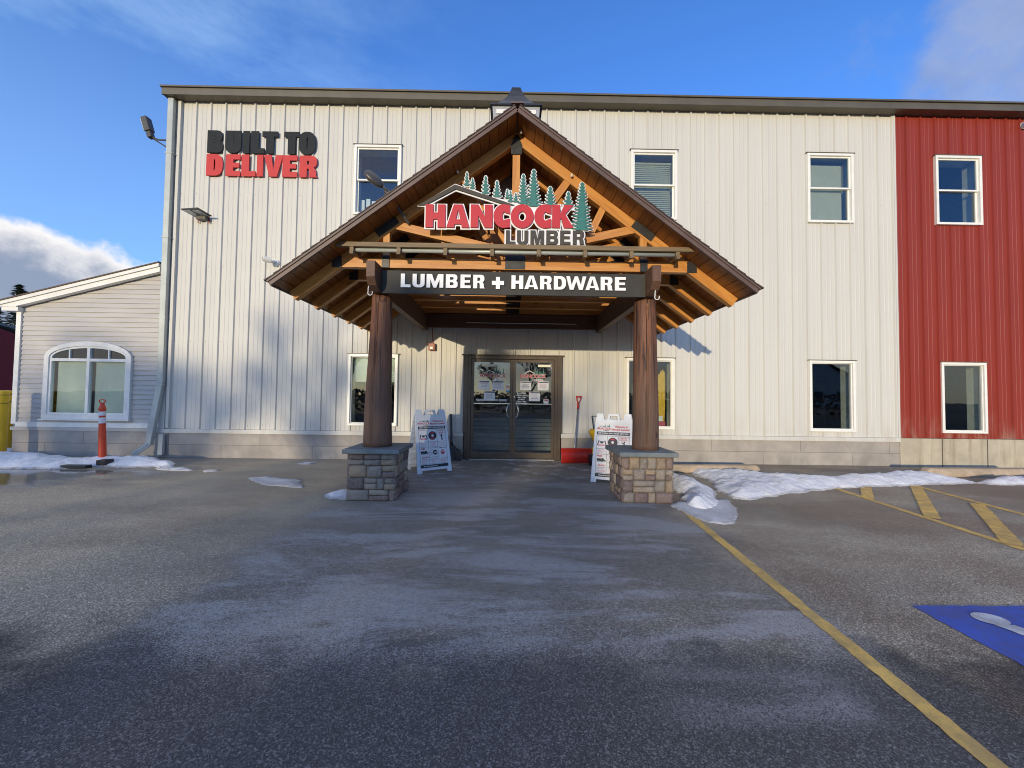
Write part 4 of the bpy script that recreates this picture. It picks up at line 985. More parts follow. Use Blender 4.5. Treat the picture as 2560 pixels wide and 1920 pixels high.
log_post(BX[1]+.01, .176, .143, 8)['label'] = 'lighter round log post on the right plinth'
def plinth(cx, cy, w, seed):
    rnd = random.Random(seed); core = MB(); core.box(cx-w/2+.022, cx+w/2-.022, cy-w/2+.022, cy+w/2-.022, 0, .60)
    pl = core.build('stone_plinth', 'mortar', can)
    st = MB()
    faces = [((cx-w/2, cy-w/2), (1, 0), (0, -1)), ((cx+w/2, cy-w/2), (0, 1), (1, 0)), ((cx+w/2, cy+w/2), (-1, 0), (0, 1)), ((cx-w/2, cy+w/2), (0, -1), (-1, 0))]
    for (ox, oy), (ux, uy), (nx, ny) in faces:
        z = .0; rows = [.14, .155, .145, .16]; rnd.shuffle(rows)
        for h in rows:
            u = 0.0
            while u < w-.02:
                wd = rnd.choice((.09, .12, .14, .16, .19, .25))*rnd.uniform(.85, 1.15)
                if w-u-wd < .08: wd = w-u
                split = rnd.random() < .24 and h > .13
                for (za, zb_) in (((z, z+h*.5), (z+h*.5, z+h)) if split else ((z, z+h),)):
                    g = .0035; d0_ = rnd.uniform(-.012, .014); n_ = 5; vs = []; fs = []
                    for j in range(n_+1):
                        for i in range(n_+1):
                            uu = u+g+(wd-2*g)*i/n_; zz = za+g+(zb_-za-2*g)*j/n_
                            ed = min(i, n_-i, j, n_-j); dep = d0_+(0 if ed == 0 else .011 if ed == 1 else .013)+rnd.uniform(-.006, .006)
                            if ed == 0: dep = d0_-.004
                            uu += rnd.uniform(-.003, .003); zz += rnd.uniform(-.003, .003)
                            vs.append((ox+ux*uu+nx*dep, oy+uy*uu+ny*dep, zz))
                    b0 = len(vs)
                    for j in range(n_):
                        for i in range(n_): q = j*(n_+1)+i; fs.append((q, q+1, q+n_+2, q+n_+1))
                    bord = [i for i in range(n_+1)]+[j*(n_+1)+n_ for j in range(1, n_+1)]+[n_*(n_+1)+i for i in range(n_-1, -1, -1)]+[j*(n_+1) for j in range(n_-1, 0, -1)]
                    back = [(vs[i][0]-nx*.05, vs[i][1]-ny*.05, vs[i][2]) for i in bord]; vs += back; L_ = len(bord)
                    for i in range(L_): fs.append((bord[(i+1) % L_], bord[i], b0+i, b0+(i+1) % L_))
                    st.add(vs, fs)
                u += wd
            z += h
    fix_normals(st.build('stone_facing', 'stone', pl, smooth=True))
    cw = w/2+.055; cm = MB(); cm.box(cx-cw, cx+cw, cy-cw, cy+cw, .606, .668); cm.build('cap_stone', 'bluestone', pl, bevel=.012)
    return pl
plinth(-1.765, -2.82, .625, 5)['label'] = 'left square stone plinth under a bluestone cap'
plinth(1.835, -2.78, .66, 11)['label'] = 'right square stone plinth under a bluestone cap'

# lamp rail in front of the bottom chord
rl = MB(); rl.box(XC-2.34, XC+2.33, -3.235, -3.165, 3.285, 3.345); o = rl.build('lamp_rail', 'grey_wood', can, bevel=.004)
tb = MB(); tb.tube([(XC-2.12, -3.165, 3.262), (XC+2.12, -3.165, 3.262)], .026, 14); tb.build('light_tube', 'downspout', o, smooth=True)
for i in range(8):
    x = XC-2.12+i*4.24/7; b_ = MB(); b_.beam((x, -3.225, 3.26), (x, -2.975, 3.262), .052, .072); b_.box(x-.024, x+.024, -3.232, -3.18, 3.19, 3.225)
    b_.build('rail_bracket', 'grey_wood', can, bevel=.003)
for x, z, y in ((XC+.055, 4.955, -3.05), (XC-.02, 5.0, -2.5), (XC+.76, 4.40, -3.0), (XC-.80, 4.42, -3.0)):
    b_ = MB(); b_.lathe([(.002, z-.022), (.016, z-.014), (.020, z), (.014, z+.014), (.010, z+.030)], x, y, 12); b_.build('bulb', 'bulb', can, smooth=True)
wl_ = MB(); wl_.tube([(-.9, -.155, 2.90), (1.4, -.155, 2.90)], .010, 8); wl_.build('conduit', 'steel_bright', can)

# cupola on the ridge
cpx, cpy = XC-.006, -1.885
cp = MB(); zb_, zt2 = 4.55, 5.925
for y in (-.355, .355):
    pass
hb, ht = .318, .372
vs = [(cpx+sx*h, cpy+sy*h, z) for z, h in ((zb_, hb-.03), (zt2, ht)) for sx, sy in ((-1, -1), (1, -1), (1, 1), (-1, 1))]
cp.add(vs, [(0, 1, 5, 4), (1, 2, 6, 5), (2, 3, 7, 6), (3, 0, 4, 7), (4, 5, 6, 7)]); cpo = cp.build('cupola', 'cupola_grey', can)
lv = MB(); lv.box(cpx-.31, cpx+.31, cpy-ht-.012, cpy-ht+.03, 5.80, 5.865)
z = 5.76
while z > 5.0:
    wz = .285; lv.add([(cpx-wz, cpy-ht-.012, z-.10), (cpx+wz, cpy-ht-.012, z-.10), (cpx+wz, cpy-ht+.004, z), (cpx-wz, cpy-ht+.004, z)], [(0, 1, 2, 3)]); z -= .105
lv.build('louver', 'vinyl_white', cpo)
cr = MB(); prof = [(.41, 5.925), (.41, 5.95), (.31, 6.02), (.225, 6.13), (.14, 6.28), (.09, 6.41), (.07, 6.48)]
vs = []; 
for r_, z in prof: vs += [(cpx+sx*r_, cpy+sy*r_, z) for sx, sy in ((-1, -1), (1, -1), (1, 1), (-1, 1))]
fs = [(i*4+k, i*4+(k+1) % 4, (i+1)*4+(k+1) % 4, (i+1)*4+k) for i in range(len(prof)-1) for k in range(4)]+[(3, 2, 1, 0), tuple(range(len(prof)*4-4, len(prof)*4))]
cr.add(vs, fs); cr.build('cupola_roof', 'copper_dark', cpo)

# ------------------------------------------------------------------ HANCOCK LUMBER sign
S = .001169
hs = thing('shop_sign', 'cut out gable sign reading HANCOCK LUMBER with roof line and green firs', 'sign', (-.1, -3.10, 3.75))
def HX(px): return -1.132+(px-188)*S
def HZ(py, px=188): return 3.905-(py-525-.0137*(px-188))*S
YS = -3.105
wm = []                                             # pieces of the white backing, each a hair apart in depth
def back(contours, i): wm.append((curve_mesh(contours, .009), FRONT(0, YS+.0012*i*.25, 0), 'sign_white'))
idx = 0; OUT = .019
def front_piece(name, contours, mat, ex=.010, y=YS-.019):
    return flat_mesh_obj(name, curve_mesh(contours, ex), mat, FRONT(0, y, 0), hs)
def place(ch, x0, x1, y0, y1, T, B, rnd=False):
    cs = glyph(ch, (x1-x0)/abs(y1-y0), T, B, rnd); h = abs(y1-y0)*S; xm = x0
    return scale_c(cs, h, h, HX(x0), HZ(max(y0, y1), x0))
def union_len(cs): return cs
for ch, a, b_, t in (('H', 188, 412, .33), ('A', 425, 685, .34), ('N', 698, 945, .33), ('C', 956, 1142, .36), ('O', 1152, 1412, .33), ('C', 1420, 1612, .36), ('K', 1622, 1862, .34)):
    top = 528+.0137*(a-188)*0; cs = place(ch, a, b_, 528, 792, t, .27 if ch not in 'CO' else .31, True)
    front_piece('letter', cs, 'sign_red', .011, YS-.021); back(grow(cs, OUT), idx); idx += 1
for ch, a, b_ in (('L', 1100, 1207), ('U', 1225, 1352), ('M', 1378, 1532), ('B', 1558, 1692), ('E', 1716, 1832), ('R', 1860, 1988)):
    cs = place(ch, a, b_, 822, 982, .27, .20)
    front_piece('letter', cs, 'sign_grey', .008, YS-.018); back(grow(cs, OUT), idx); idx += 1
roofp = [(100, 538), (515, 293), (1195, 518), (1085, 518), (520, 345), (185, 535)]
rc = [[(HX(x), HZ(y, 188+(x-188)*0.0)) for x, y in roofp][::-1]]
front_piece('roof_line', rc, 'sign_grey', .008, YS-.018); back(grow(rc, OUT), idx); idx += 1
def fir(cx, top, base, hw_, seed):
    rnd = random.Random(seed); n = max(4, int((base-top)/36)); th = (base-top)/n; g = [[], []]; w_ = [[], []]
    for i in range(n):
        yy = top+th*(i+.55)
        for q, sg in ((0, -1), (1, 1)):
            w = hw_*1.14*(.18+.82*(i+.6)/n)*rnd.uniform(.78, 1.12); d = rnd.uniform(-.06, .06)*th
            g[q] += [(cx+sg*w*.24, yy-.40*th), (cx+sg*w*.66, yy-.12*th), (cx+sg*w, yy+d), (cx+sg*w*.80, yy+.26*th), (cx+sg*w*.66, yy+.20*th), (cx+sg*w*.50, yy+.46*th)]
            w_[q] += [(cx+sg*(w*.5+10), yy-.40*th), (cx+sg*(w+10), yy-.05*th), (cx+sg*(w+8), yy+.22*th), (cx+sg*(w*.62+9), yy+.48*th)]
    green = [(cx-2.5, top)]+g[0]+[(cx-hw_*.13, base), (cx+hw_*.13, base)]+g[1][::-1]+[(cx+2.5, top)]
    white = [(cx-10, top-10)]+w_[0]+[(cx-hw_*.6-8, base+8), (cx+hw_*.6+8, base+8)]+w_[1][::-1]+[(cx+10, top-10)]
    return green, white
firs = [(645, 140, 300, 36), (710, 210, 335, 36), (860, 180, 392, 52), (990, 232, 425, 52), (1108, 332, 440, 32), (1145, 345, 480, 38), (1205, 372, 480, 36), (1290, 152, 500, 66), (1408, 95, 525, 92), (1598, 290, 520, 80), (1805, 345, 515, 62), (1962, 235, 790, 120)]
for i, (cx, tp, bs, hw_) in enumerate(firs):
    gr_, wh_ = fir(cx, tp, bs, hw_, i+3)
    front_piece('fir_tree', [[(HX(x), HZ(y)) for x, y in gr_]], 'sign_green', .004, YS-.0145-.0004*(i % 3))
    back([[(HX(x), HZ(y)) for x, y in wh_]], idx); idx += 1
fill = [(600, 320), (760, 348), (900, 412), (1040, 440), (1230, 470), (1300, 495), (1490, 490), (1710, 515), (1880, 530), (1880, 600), (1870, 780), (1990, 790), (1990, 810), (1860, 800), (1610, 600), (1400, 560), (1150, 560), (1085, 535), (560, 330)]
back([[(HX(x), HZ(y)) for x, y in fill[:9]]+[(HX(x), HZ(y)) for x, y in [(1880, 560), (1150, 545), (1085, 525), (540, 318)]]], idx); idx += 1
back([[(HX(x), HZ(y)) for x, y in [(1150, 548), (1440, 552), (1420, 600), (1160, 600)]]], idx); idx += 1
mbk, mats = join_meshes(wm); mbk.build('backing', mats, hs)
for x in (-.9, -.3, .42, .85): MB().box(x-.015, x+.015, YS+.02, -2.96, 3.58, 3.61).build('standoff', 'steel_black', hs)

# ------------------------------------------------------------------ LUMBER + HARDWARE banner
bn = thing('banner_sign', 'long dark grey board reading LUMBER + HARDWARE hung between the porch beams', 'sign', (.06, -3.0, 2.89))
MB().box(-1.728, 1.826, -3.030, -2.985, 2.735, 3.045).build('board', 'banner_grey', bn, bevel=.003)
BS = 1.0/113*.170
def word(parent, spec, x_of, zb_, H, T, B, mat, ex, y, name='letter', rnd=False, dz=0.0):
    for ch, a, b_ in spec:
        x0, x1 = x_of(a), x_of(b_); cs = scale_c(glyph(ch, (x1-x0)/H, T, B, rnd), H, H, x0, zb_+dz*(x0+1.5))
        flat_mesh_obj(name, curve_mesh(cs, ex), mat, FRONT(0, y-ex, 0), parent)
lx = lambda p: -1.462+(p-308)*(3.012/1614)
word(bn, [('L', 308, 378), ('U', 392, 478), ('M', 492, 612), ('B', 630, 715), ('E', 735, 808), ('R', 826, 906), ('+', 960, 1047), ('H', 1100, 1185), ('A', 1193, 1293), ('R', 1306, 1388), ('D', 1405, 1492), ('W', 1494, 1638), ('A', 1632, 1732), ('R', 1742, 1826), ('E', 1845, 1922)], lx, 2.812, .182, .30, .20, 'banner_white', .012, -3.032)

# ------------------------------------------------------------------ BUILT TO / DELIVER lettering on the wall
b1 = thing('wall_lettering', 'black raised letters reading BUILT TO on the white wall', 'lettering', (-5.36, -.06, 6.72))
bx = lambda p: -6.508+(p-780)*(2.29/905)
word(b1, [('B', 780, 912), ('U', 932, 1064), ('I', 1080, 1134), ('L', 1146, 1262), ('T', 1240, 1372), ('T', 1424, 1554), ('O', 1548, 1690)], bx, 6.483, .485, .34, .235, 'letter_black', .011, -.034)
b2 = thing('wall_lettering', 'red raised letters reading DELIVER under the black words', 'lettering', (-5.33, -.06, 6.22))
dx = lambda p: -6.52+(p-765)*(2.37/945)
word(b2, [('D', 768, 908), ('E', 932, 1056), ('L', 1066, 1186), ('I', 1196, 1248), ('V', 1254, 1416), ('E', 1412, 1538), ('R', 1556, 1704)], dx, 5.985, .468, .34, .235, 'letter_red', .011, -.034)
# ------------------------------------------------------------------ fixtures on the wall and porch
fl = thing('floodlight', 'grey box floodlight tilted on an arm off the left wall corner', 'light', (-7.32, .25, 6.85))
ax = Vector((-.30, 0, .95)).normalized(); c0 = Vector((-8.00, .22, 7.09))
hd = MB(); hd.beam(c0+ax*.0, c0+ax*.33, .15, .135, (.95, 0, .30)); hd.beam(c0+ax*-.14, c0-ax*.001, .115, .105, (.95, 0, .30))
hd.build('lamp_head', 'lamp_dark', fl, bevel=.02)
ln = MB(); sx = Vector((-.95, 0, -.30)); ln.beam(c0+ax*.03+sx*.072, c0+ax*.30+sx*.072, .12, .012, (.95, 0, .30)); ln.build('lens', 'lens_grey', fl)
fa = MB(); fa.tube([(-7.31, .22, 6.90), (-7.80, .22, 6.92), (-7.95, .22, 6.98)], .017, 8); fa.tube([(-7.31, .22, 6.55), (-7.55, .22, 6.72), (-7.90, .22, 6.93)], .014, 8)
fa.tube([(-7.31, .20, 6.66), (-7.5, .19, 6.66), (-7.75, .2, 6.84), (-7.9, .21, 6.98)], .007, 6); fa.box(-7.33, -7.303, .14, .30, 6.5, 6.98); fa.build('arm', 'lamp_dark', fl, smooth=False)

sl_ = thing('solar_light', 'dark solar panel light on a small bracket on the white wall under the lettering', 'light', (-6.52, -.1, 5.1))
pn = MB(); pn.beam((-6.53, -.045, 5.10), (-6.58, -.36, 5.12), .40, .018, (0, 0, 1)); pn.build('panel', 'lamp_dark', sl_)
for i in range(2): MB().beam((-6.63+i*.18, -.10, 5.088), (-6.67+i*.18, -.32, 5.104), .15, .004).build('lamp_strip', 'lens_grey', sl_)
br_ = MB(); br_.box(-6.63, -6.43, -.13, -.036, 5.01, 5.085); br_.build('bracket', 'lamp_dark', sl_)
for x in (-6.66, -6.43): MB().box(x, x+.02, -.040, -.034, 4.96, 5.10).build('mounting_strip', 'alarm_red', sl_)

def camera_tube(x, z, dirx, label):
    t = thing('security_camera', label, 'camera', (x, -.02, z))
    b_ = MB(); b_.tube([(x, -.034, z), (x, -.075, z)], [.075, .06], 20); b_.build('mount', 'vinyl_white', t, smooth=False)
    b_ = MB(); b_.tube([(x, -.07, z), (x+dirx*.05, -.13, z+.0), (x+dirx*.10, -.20, z+.02)], .026, 12); b_.build('arm', 'vinyl_white', t, smooth=True)
    b_ = MB(); a = Vector((x+dirx*.02, -.17, z)); d = Vector((dirx*.75, -.6, .10)).normalized(); b_.tube([a, a+d*.01, a+d*.15, a+d*.16], [.03, .056, .056, .050], 18); b_.build('body', 'vinyl_white', t, smooth=False)
    b_ = MB(); b_.tube([a+d*.160, a+d*.164], .036, 16); b_.build('lens', 'print_black', t)
camera_tube(-4.97, 4.13, -1, 'white bullet camera on the wall left of the porch roof')
camera_tube(11.16, 7.43, -.6, 'white bullet camera high on the red wall under the eaves')
al = thing('alarm_strobe', 'small dark red fire alarm strobe on the wall left of the doors', 'alarm', (-1.625, -.04, 2.38))
MB().box(-1.70, -1.565, -.10, -.034, 2.315, 2.465).build('body', 'alarm_red', al, bevel=.008)
MB().box(-1.665, -1.60, -.125, -.101, 2.335, 2.39).build('strobe', 'bulb', al, bevel=.006)
MB().tube([(-1.63, -.045, 2.466), (-1.63, -.045, 2.80)], .008, 8).build('conduit', 'alarm_red', al)

cl = thing('gooseneck_lamp', 'dark oval lamp head on an arm over the left slope of the porch roof', 'light', (-1.45, -3.05, 3.78))
def ellip(mb, c, d, upv, L_, W_, H_, n=16, mi=0):
    c = Vector(c); d = Vector(d).normalized(); u = Vector(upv); u = (u-d*u.dot(d)).normalized(); r_ = d.cross(u); vs = []; 
    for i in range(n+1):
        t = -1+2*i/n; q = math.sqrt(max(0, 1-t*t))*(1+.12*t)
        for k in range(n): a = 2*math.pi*k/n; vs.append(c+d*(t*L_)+r_*(q*W_*math.cos(a))+u*(q*H_*math.sin(a)))
    fs = [(i*n+k, i*n+(k+1) % n, (i+1)*n+(k+1) % n, (i+1)*n+k) for i in range(n) for k in range(n)]
    mb.add(vs, fs, mi); return mb
hd = MB(); ellip(hd, (-1.76, -3.30, 4.13), (-.72, -.25, .58), (.4, -.6, .7), .145, .10, .055); hd.build('lamp_head', 'lamp_dark', cl, smooth=True)
arm = MB(); arm.tube([(-1.66, -3.27, 4.05), (-1.62, -3.26, 4.02), (-1.60, -3.24, 3.99)], .016, 10); arm.tube([(-1.63, -3.22, 4.02), (-1.57, -3.22, 3.96)], .040, 14)
arm.beam((-1.595, -3.19, 3.99), (-1.39, -2.99, 3.70), .036, .020, (0, -1, 0)); arm.build('arm', 'lamp_dark', cl)

for x, lb in ((BX[1]+.035, 'white S hook hanging from the right porch beam'), (BX[0]-.03, 'white S hook hanging from the left porch beam')):
    h = MB(); sg = 1 if x > 0 else -1
    pts = [(x-.020, -3.18, 2.80), (x-.026, -3.18, 2.75)]+[(x+.030*math.cos(R(a)), -3.18, 2.698+.034*math.sin(R(a))) for a in range(150, 400, 20)]
    h.tube(pts, .0065, 8); o = h.build('hook', 'vinyl_white', None, smooth=True, loc=(x, -3.18, 2.78)); tag(o, lb, 'hook', 'hooks on the porch beams')

# ------------------------------------------------------------------ sandwich boards
def sandwich(loc, rot, label, seed):
    t = thing('sandwich_board', label, 'sign board', (0, 0, 0), 'sandwich boards at the entrance')
    W_, H_ = .66, 1.13; lean = R(13)
    F = lambda x, z, d=0: (x, z*math.sin(lean)-d*math.cos(lean), z*math.cos(lean)+0*d)          # front panel point, d outward
    rnd = random.Random(seed)
    # panel outline with feet, notches and handle loop
    out = [(-W_/2, 0), (-W_/2+.09, 0), (-W_/2+.09, .05), (W_/2-.09, .05), (W_/2-.09, 0), (W_/2, 0), (W_/2-.035, H_-.13), (W_/2-.055, H_), (W_/2-.155, H_), (W_/2-.175, H_-.10), (.105, H_-.10), (.085, H_-.005), (-.085, H_-.005), (-.105, H_-.10), (-W_/2+.175, H_-.10), (-W_/2+.155, H_), (-W_/2+.055, H_), (-W_/2+.035, H_-.13)]
    hole = [(-.07, H_-.095), (.07, H_-.095), (.058, H_-.035), (-.058, H_-.035)]
    me = curve_mesh([out, hole], .014)
    xf = Matrix(((1, 0, 0, 0), (0, math.sin(lean), -math.cos(lean), 0), (0, math.cos(lean), math.sin(lean), 0), (0, 0, 0, 1)))
    flat_mesh_obj('front_panel', me, 'plastic_white', xf, t)
    me = curve_mesh([out, hole], .014); D_ = 2*H_*math.sin(lean)+.02
    xr = Matrix(((-1, 0, 0, 0), (0, -math.sin(lean), math.cos(lean), D_), (0, math.cos(lean), math.sin(lean), 0), (0, 0, 0, 1)))
    flat_mesh_obj('rear_panel', me, 'plastic_white', xr, t)
    rb_ = MB()
    for i in range(9): z = .12+i*.10; y = D_-z*math.sin(lean); rb_.box(-W_/2+.05, W_/2-.05, y-.040, y-.016, z-.012, z+.012)
    rb_.build('stiffener', 'plastic_white', t)
    P = []; on = .0146
    def rect(x0, x1, z0, z1, mat, k=0): P.append((curve_mesh([[(x0, z0), (x1, z0), (x1, z1), (x0, z1)]], .0004), xf @ Matrix.Translation((0, 0, on+.0008*(k+1))), mat))
    def shape(c, mat, k=1): P.append((curve_mesh(c, .0004), xf @ Matrix.Translation((0, 0, on+.0008*(k+1))), mat))
    def txt(s_, x, z, size, mat, k=1, bold=.0006, shear=0.0, xs=1.0): P.append((text_mesh(s_, size, .0004, bold=bold, shear=shear, xs=xs), xf @ Matrix.Translation((x, z, on+.0008*(k+1))), mat))
    rect(-.265, .265, .085, .985, 'paper', 0)
    # logo
    txt('HANCOCK', -.155, .875, .045, 'print_red', 1, .0018); txt('LUMBER', -.115, .845, .026, 'print_grey', 1, .0008)
    shape([[(-.25, .895), (-.195, .925), (-.12, .898), (-.135, .897), (-.195, .916), (-.235, .895)]], 'print_grey')
    for tx, th in ((-.15, .035), (-.125, .05), (-.10, .035), (-.075, .04), (-.062, .06)): shape([[(tx-.010, .900), (tx+.010, .900), (tx, .905+th)]], 'sign_green')
    txt('Welcome to', .125, .915, .047, 'print_red', 1, .0016, .2, .9); txt('Hancock Lumber!', .115, .868, .047, 'print_red', 1, .0016, .2, .86)
    rect(-.265, .265, .775, .825, 'print_black', 1); txt('KEEP IT CLEAN. KEEP IT SPACED. KEEP IT SAFE.', 0, .800, .030, 'paper', 2, .0010, .15, .78)
    xs_ = (-.262, -.088, .086, .260); zs = (.158, .242, .455, .545, .755)
    for x in xs_: rect(x-.0022, x+.0022, .158, .758, 'print_grey', 1)
    for z in zs: rect(-.262, .262, z-.0022, z+.0022, 'print_grey', 2)
    for i in range(3):
        cx = (xs_[i]+xs_[i+1])/2
        for z0 in (.165, .462):
            for q in range(4): w = rnd.uniform(.045, .072); rect(cx-w, cx+w, z0+.012+q*.017, z0+.017+q*.017, 'print_pink', 1)
    # top row: face covering held by two hands, distance disc, cleaner holding a sign
    cx = -.175
    shape([[(cx-.028, .665), (cx+.028, .665), (cx+.026, .640), (cx+.010, .628), (cx-.010, .628), (cx-.026, .640)]], 'print_black')
    for sg in (-1, 1):
        shape([[(cx+sg*.078, .60), (cx+sg*.064, .60), (cx+sg*.040, .668), (cx+sg*.046, .685), (cx+sg*.058, .672)]], 'print_black'); shape([[(cx+sg*.028, .662), (cx+sg*.045, .672), (cx+sg*.045, .668), (cx+sg*.028, .657)]], 'print_grey')
    txt('REQUIRED', cx, .600, .030, 'print_red', 1, .0012, .2, .9)
    cx = -.001; circ = lambda r_, n=28: [(cx+r_*math.cos(2*math.pi*i/n), .655+r_*math.sin(2*math.pi*i/n)) for i in range(n)]
    shape([circ(.078)], 'print_black'); shape([circ(.022)], 'paper', 2)
    for a0_, a1_ in ((50, 130), (230, 310)):
        arcp = [(cx+.062*math.cos(R(a)), .655+.062*math.sin(R(a))) for a in range(a0_, a1_+1, 10)]+[(cx+.040*math.cos(R(a)), .655+.040*math.sin(R(a))) for a in range(a1_, a0_-1, -10)]
        shape([arcp], 'print_red', 2)
    cx = .173; rect(cx-.068, cx+.068, .690, .745, 'print_red', 1); rect(cx-.064, cx+.064, .694, .741, 'paper', 2); txt('DAILY PRO', cx, .729, .020, 'print_red', 3, .0009); txt('CLEANING', cx, .706, .020, 'print_red', 3, .0009)
    shape([[(cx-.006, .565), (cx+.002, .565), (cx+.006, .610), (cx+.012, .565), (cx+.020, .565), (cx+.018, .640), (cx+.012, .652), (cx-.022, .655), (cx-.026, .690), (cx-.032, .690), (cx-.028, .645), (cx-.002, .636)]], 'print_black'); shape([[(cx+.010+.013*math.cos(R(a)), .668+.014*math.sin(R(a))) for a in range(0, 360, 30)]], 'print_black', 2)
    # bottom row: free delivery truck, 200, red disc
    cx = -.175; txt('FREE', cx-.030, .425, .038, 'print_red', 1, .0016, .2); txt('DELIVERY', cx+.010, .275, .032, 'print_red', 1, .0012, .2, .9)
    shape([[(cx-.070, .335), (cx+.072, .335), (cx+.074, .358), (cx+.050, .368), (cx+.034, .392), (cx+.006, .392), (cx+.004, .370), (cx-.002, .370), (cx-.002, .386), (cx-.070, .386)]], 'print_black')
    for wx in (-.045, .048): shape([[(cx+wx+.015*math.cos(R(a)), .333+.015*math.sin(R(a))) for a in range(0, 360, 24)]], 'paper', 2); shape([[(cx+wx+.009*math.cos(R(a)), .333+.009*math.sin(R(a))) for a in range(0, 360, 30)]], 'print_grey', 3)
    cx = -.001
    for q, w in ((.430, .07), (.38, .03), (.35, .028), (.32, .028), (.27, .07)): rect(cx-.075, cx-.075+2*w, q, q+.007, 'print_grey', 1)
    shape([[(cx+.028+.044*math.cos(R(a)), .355+.044*math.sin(R(a))) for a in range(0, 360, 15)]], 'print_black', 2); txt('200', cx+.028, .352, .042, 'paper', 3, .001)
    cx = .173; txt('What to do?', cx, .428, .028, 'print_black', 1, .001, 0, .85); shape([[(cx+.040*math.cos(R(a)), .352+.042*math.sin(R(a))) for a in range(0, 360, 15)]], 'print_red', 1); txt('ASK', cx, .362, .032, 'paper', 2, .001)
    rect(-.265, .265, .095, .146, 'print_black', 1); txt("Please call us if you'd prefer", -.075, .120, .026, 'paper', 2, .0008, .1, .9)
    mb, mats = join_meshes(P); mb.build('poster', mats, t)
    t.location = loc; t.rotation_euler = (0, 0, rot); return t
sandwich((-1.285, -1.30, .006), R(36), 'white plastic sandwich board standing in shade behind the left stone plinth', 1)
sandwich((1.655, -1.99, 0), R(-24), 'white plastic sandwich board partly hidden by the right stone plinth', 2)

# ------------------------------------------------------------------ shovels, spreader
sv = thing('snow_shovel', 'red snow pusher shovel with a grey handle leaning on the wall right of the doors', 'shovel', (1.42, -.2, .03))
bl = MB(); nx, nz = 26, 10; vs = []; x0, x1 = 1.075, 1.86
for th in (0, .012):
    for j in range(nz+1):
        a = j/nz; y = -.33-.10*math.sin(a*math.pi*.75)+.13*a; z = .035+.315*a-.02*a*a
        for i in range(nx+1):
            t = i/nx; x = x0+(x1-x0)*t; cv = .035*(2*t-1)**2
            vs.append((x, y-cv+th+(.004 if i % 2 else 0), z+.018*(t)*0))
n1 = (nx+1)*(nz+1)
fs = [(j*(nx+1)+i, j*(nx+1)+i+1, (j+1)*(nx+1)+i+1, (j+1)*(nx+1)+i) for j in range(nz) for i in range(nx)]
fs += [tuple(n1+q for q in f)[::-1] for f in fs]
fs += [(i, n1+i, n1+i+1, i+1) for i in range(nx)]+[(nz*(nx+1)+i, nz*(nx+1)+i+1, n1+nz*(nx+1)+i+1, n1+nz*(nx+1)+i) for i in range(nx)]
bl.add(vs, fs); fix_normals(bl.build('blade', 'red_plastic', sv, smooth=True))
hn = MB(); hn.tube([(1.355, -.27, .22), (1.372, -.24, .38), (1.455, -.10, 1.17)], .0155, 12); hn.build('handle', 'alu', sv, smooth=True)
gp = MB(); gp.tube([(1.452, -.105, 1.13), (1.462, -.09, 1.24)], .021, 12); gp.tube([(1.463, -.09, 1.235), (1.432, -.075, 1.31), (1.430, -.07, 1.375)], .011, 8); gp.tube([(1.463, -.09, 1.235), (1.505, -.075, 1.31), (1.525, -.07, 1.375)], .011, 8); gp.tube([(1.422, -.07, 1.385), (1.533, -.07, 1.385)], .016, 10); gp.build('grip', 'red_plastic', sv, smooth=True)

sc_ = thing('scoop_shovel', 'black plastic scoop shovel standing against the wall left of the doors', 'shovel', (-1.18, -.2, .03))
h = MB(); h.tube([(-1.205, -.085, .985), (-1.203, -.088, .95), (-1.180, -.12, .45), (-1.165, -.16, .34)], [.026, .030, .026, .034], 12); h.build('handle', 'black_plastic', sc_, smooth=True)
s = MB(); secs = [(.36, .035, .020, -.16), (.30, .07, .03, -.17), (.255, .165, .05, -.19), (.14, .175, .06, -.21), (.04, .145, .05, -.22)]; vs = []
for z, hw_, dp, y in secs:
    cx = -1.155+ (.36-z)*.20
    for q in range(9): u = -1+2*q/8; vs.append((cx+u*hw_, y-dp*(u*u), z))
    for q in range(9): u = 1-2*q/8; vs.append((cx+u*hw_, y-dp*(u*u)+.014, z))
n = 18; fs = [(i*n+k, i*n+(k+1) % n, (i+1)*n+(k+1) % n, (i+1)*n+k) for i in range(len(secs)-1) for k in range(n)]+[tuple(range(n)), tuple(range((len(secs)-1)*n, len(secs)*n))[::-1]]
s.add(vs, fs); fix_normals(s.build('scoop', 'black_plastic', sc_, smooth=False))

sp = thing('salt_spreader', 'yellow salt spreader hopper behind the right sandwich board', 'spreader', (1.85, -.55, .03))
hp = MB(); hp.lathe([(.06, .36), (.10, .40), (.17, .52), (.235, .64), (.25, .69), (.245, .725), (.225, .735), (.21, .70), (.05, .42)], 1.845, -.55, 28); hp.build('hopper', 'yellow', sp, smooth=True)
lg = MB()
for sx in (-.155, .155): lg.tube([(1.845+sx, -.52, .36), (1.845+sx*1.0, -.50, .13)], .022, 10)
lg.beam((1.66, -.50, .37), (2.03, -.50, .37), .04, .03); lg.tube([(1.845, -.50, .37), (1.845, -.62, .03)], .012, 8); lg.build('leg', 'yellow', sp, smooth=False)
for sx in (-.20, .20):
    wh = MB(); wh.tube([(1.845+sx-.03, -.50, .14), (1.845+sx+.03, -.50, .14)], .115, 20); wh.build('wheel', 'black_plastic', sp)
bar = MB(); bar.tube([(1.75, -.48, .38), (1.75, -.10, .98), (1.94, -.10, .98), (1.94, -.48, .38)], .012, 8); bar.build('push_handle', 'steel_black', sp)

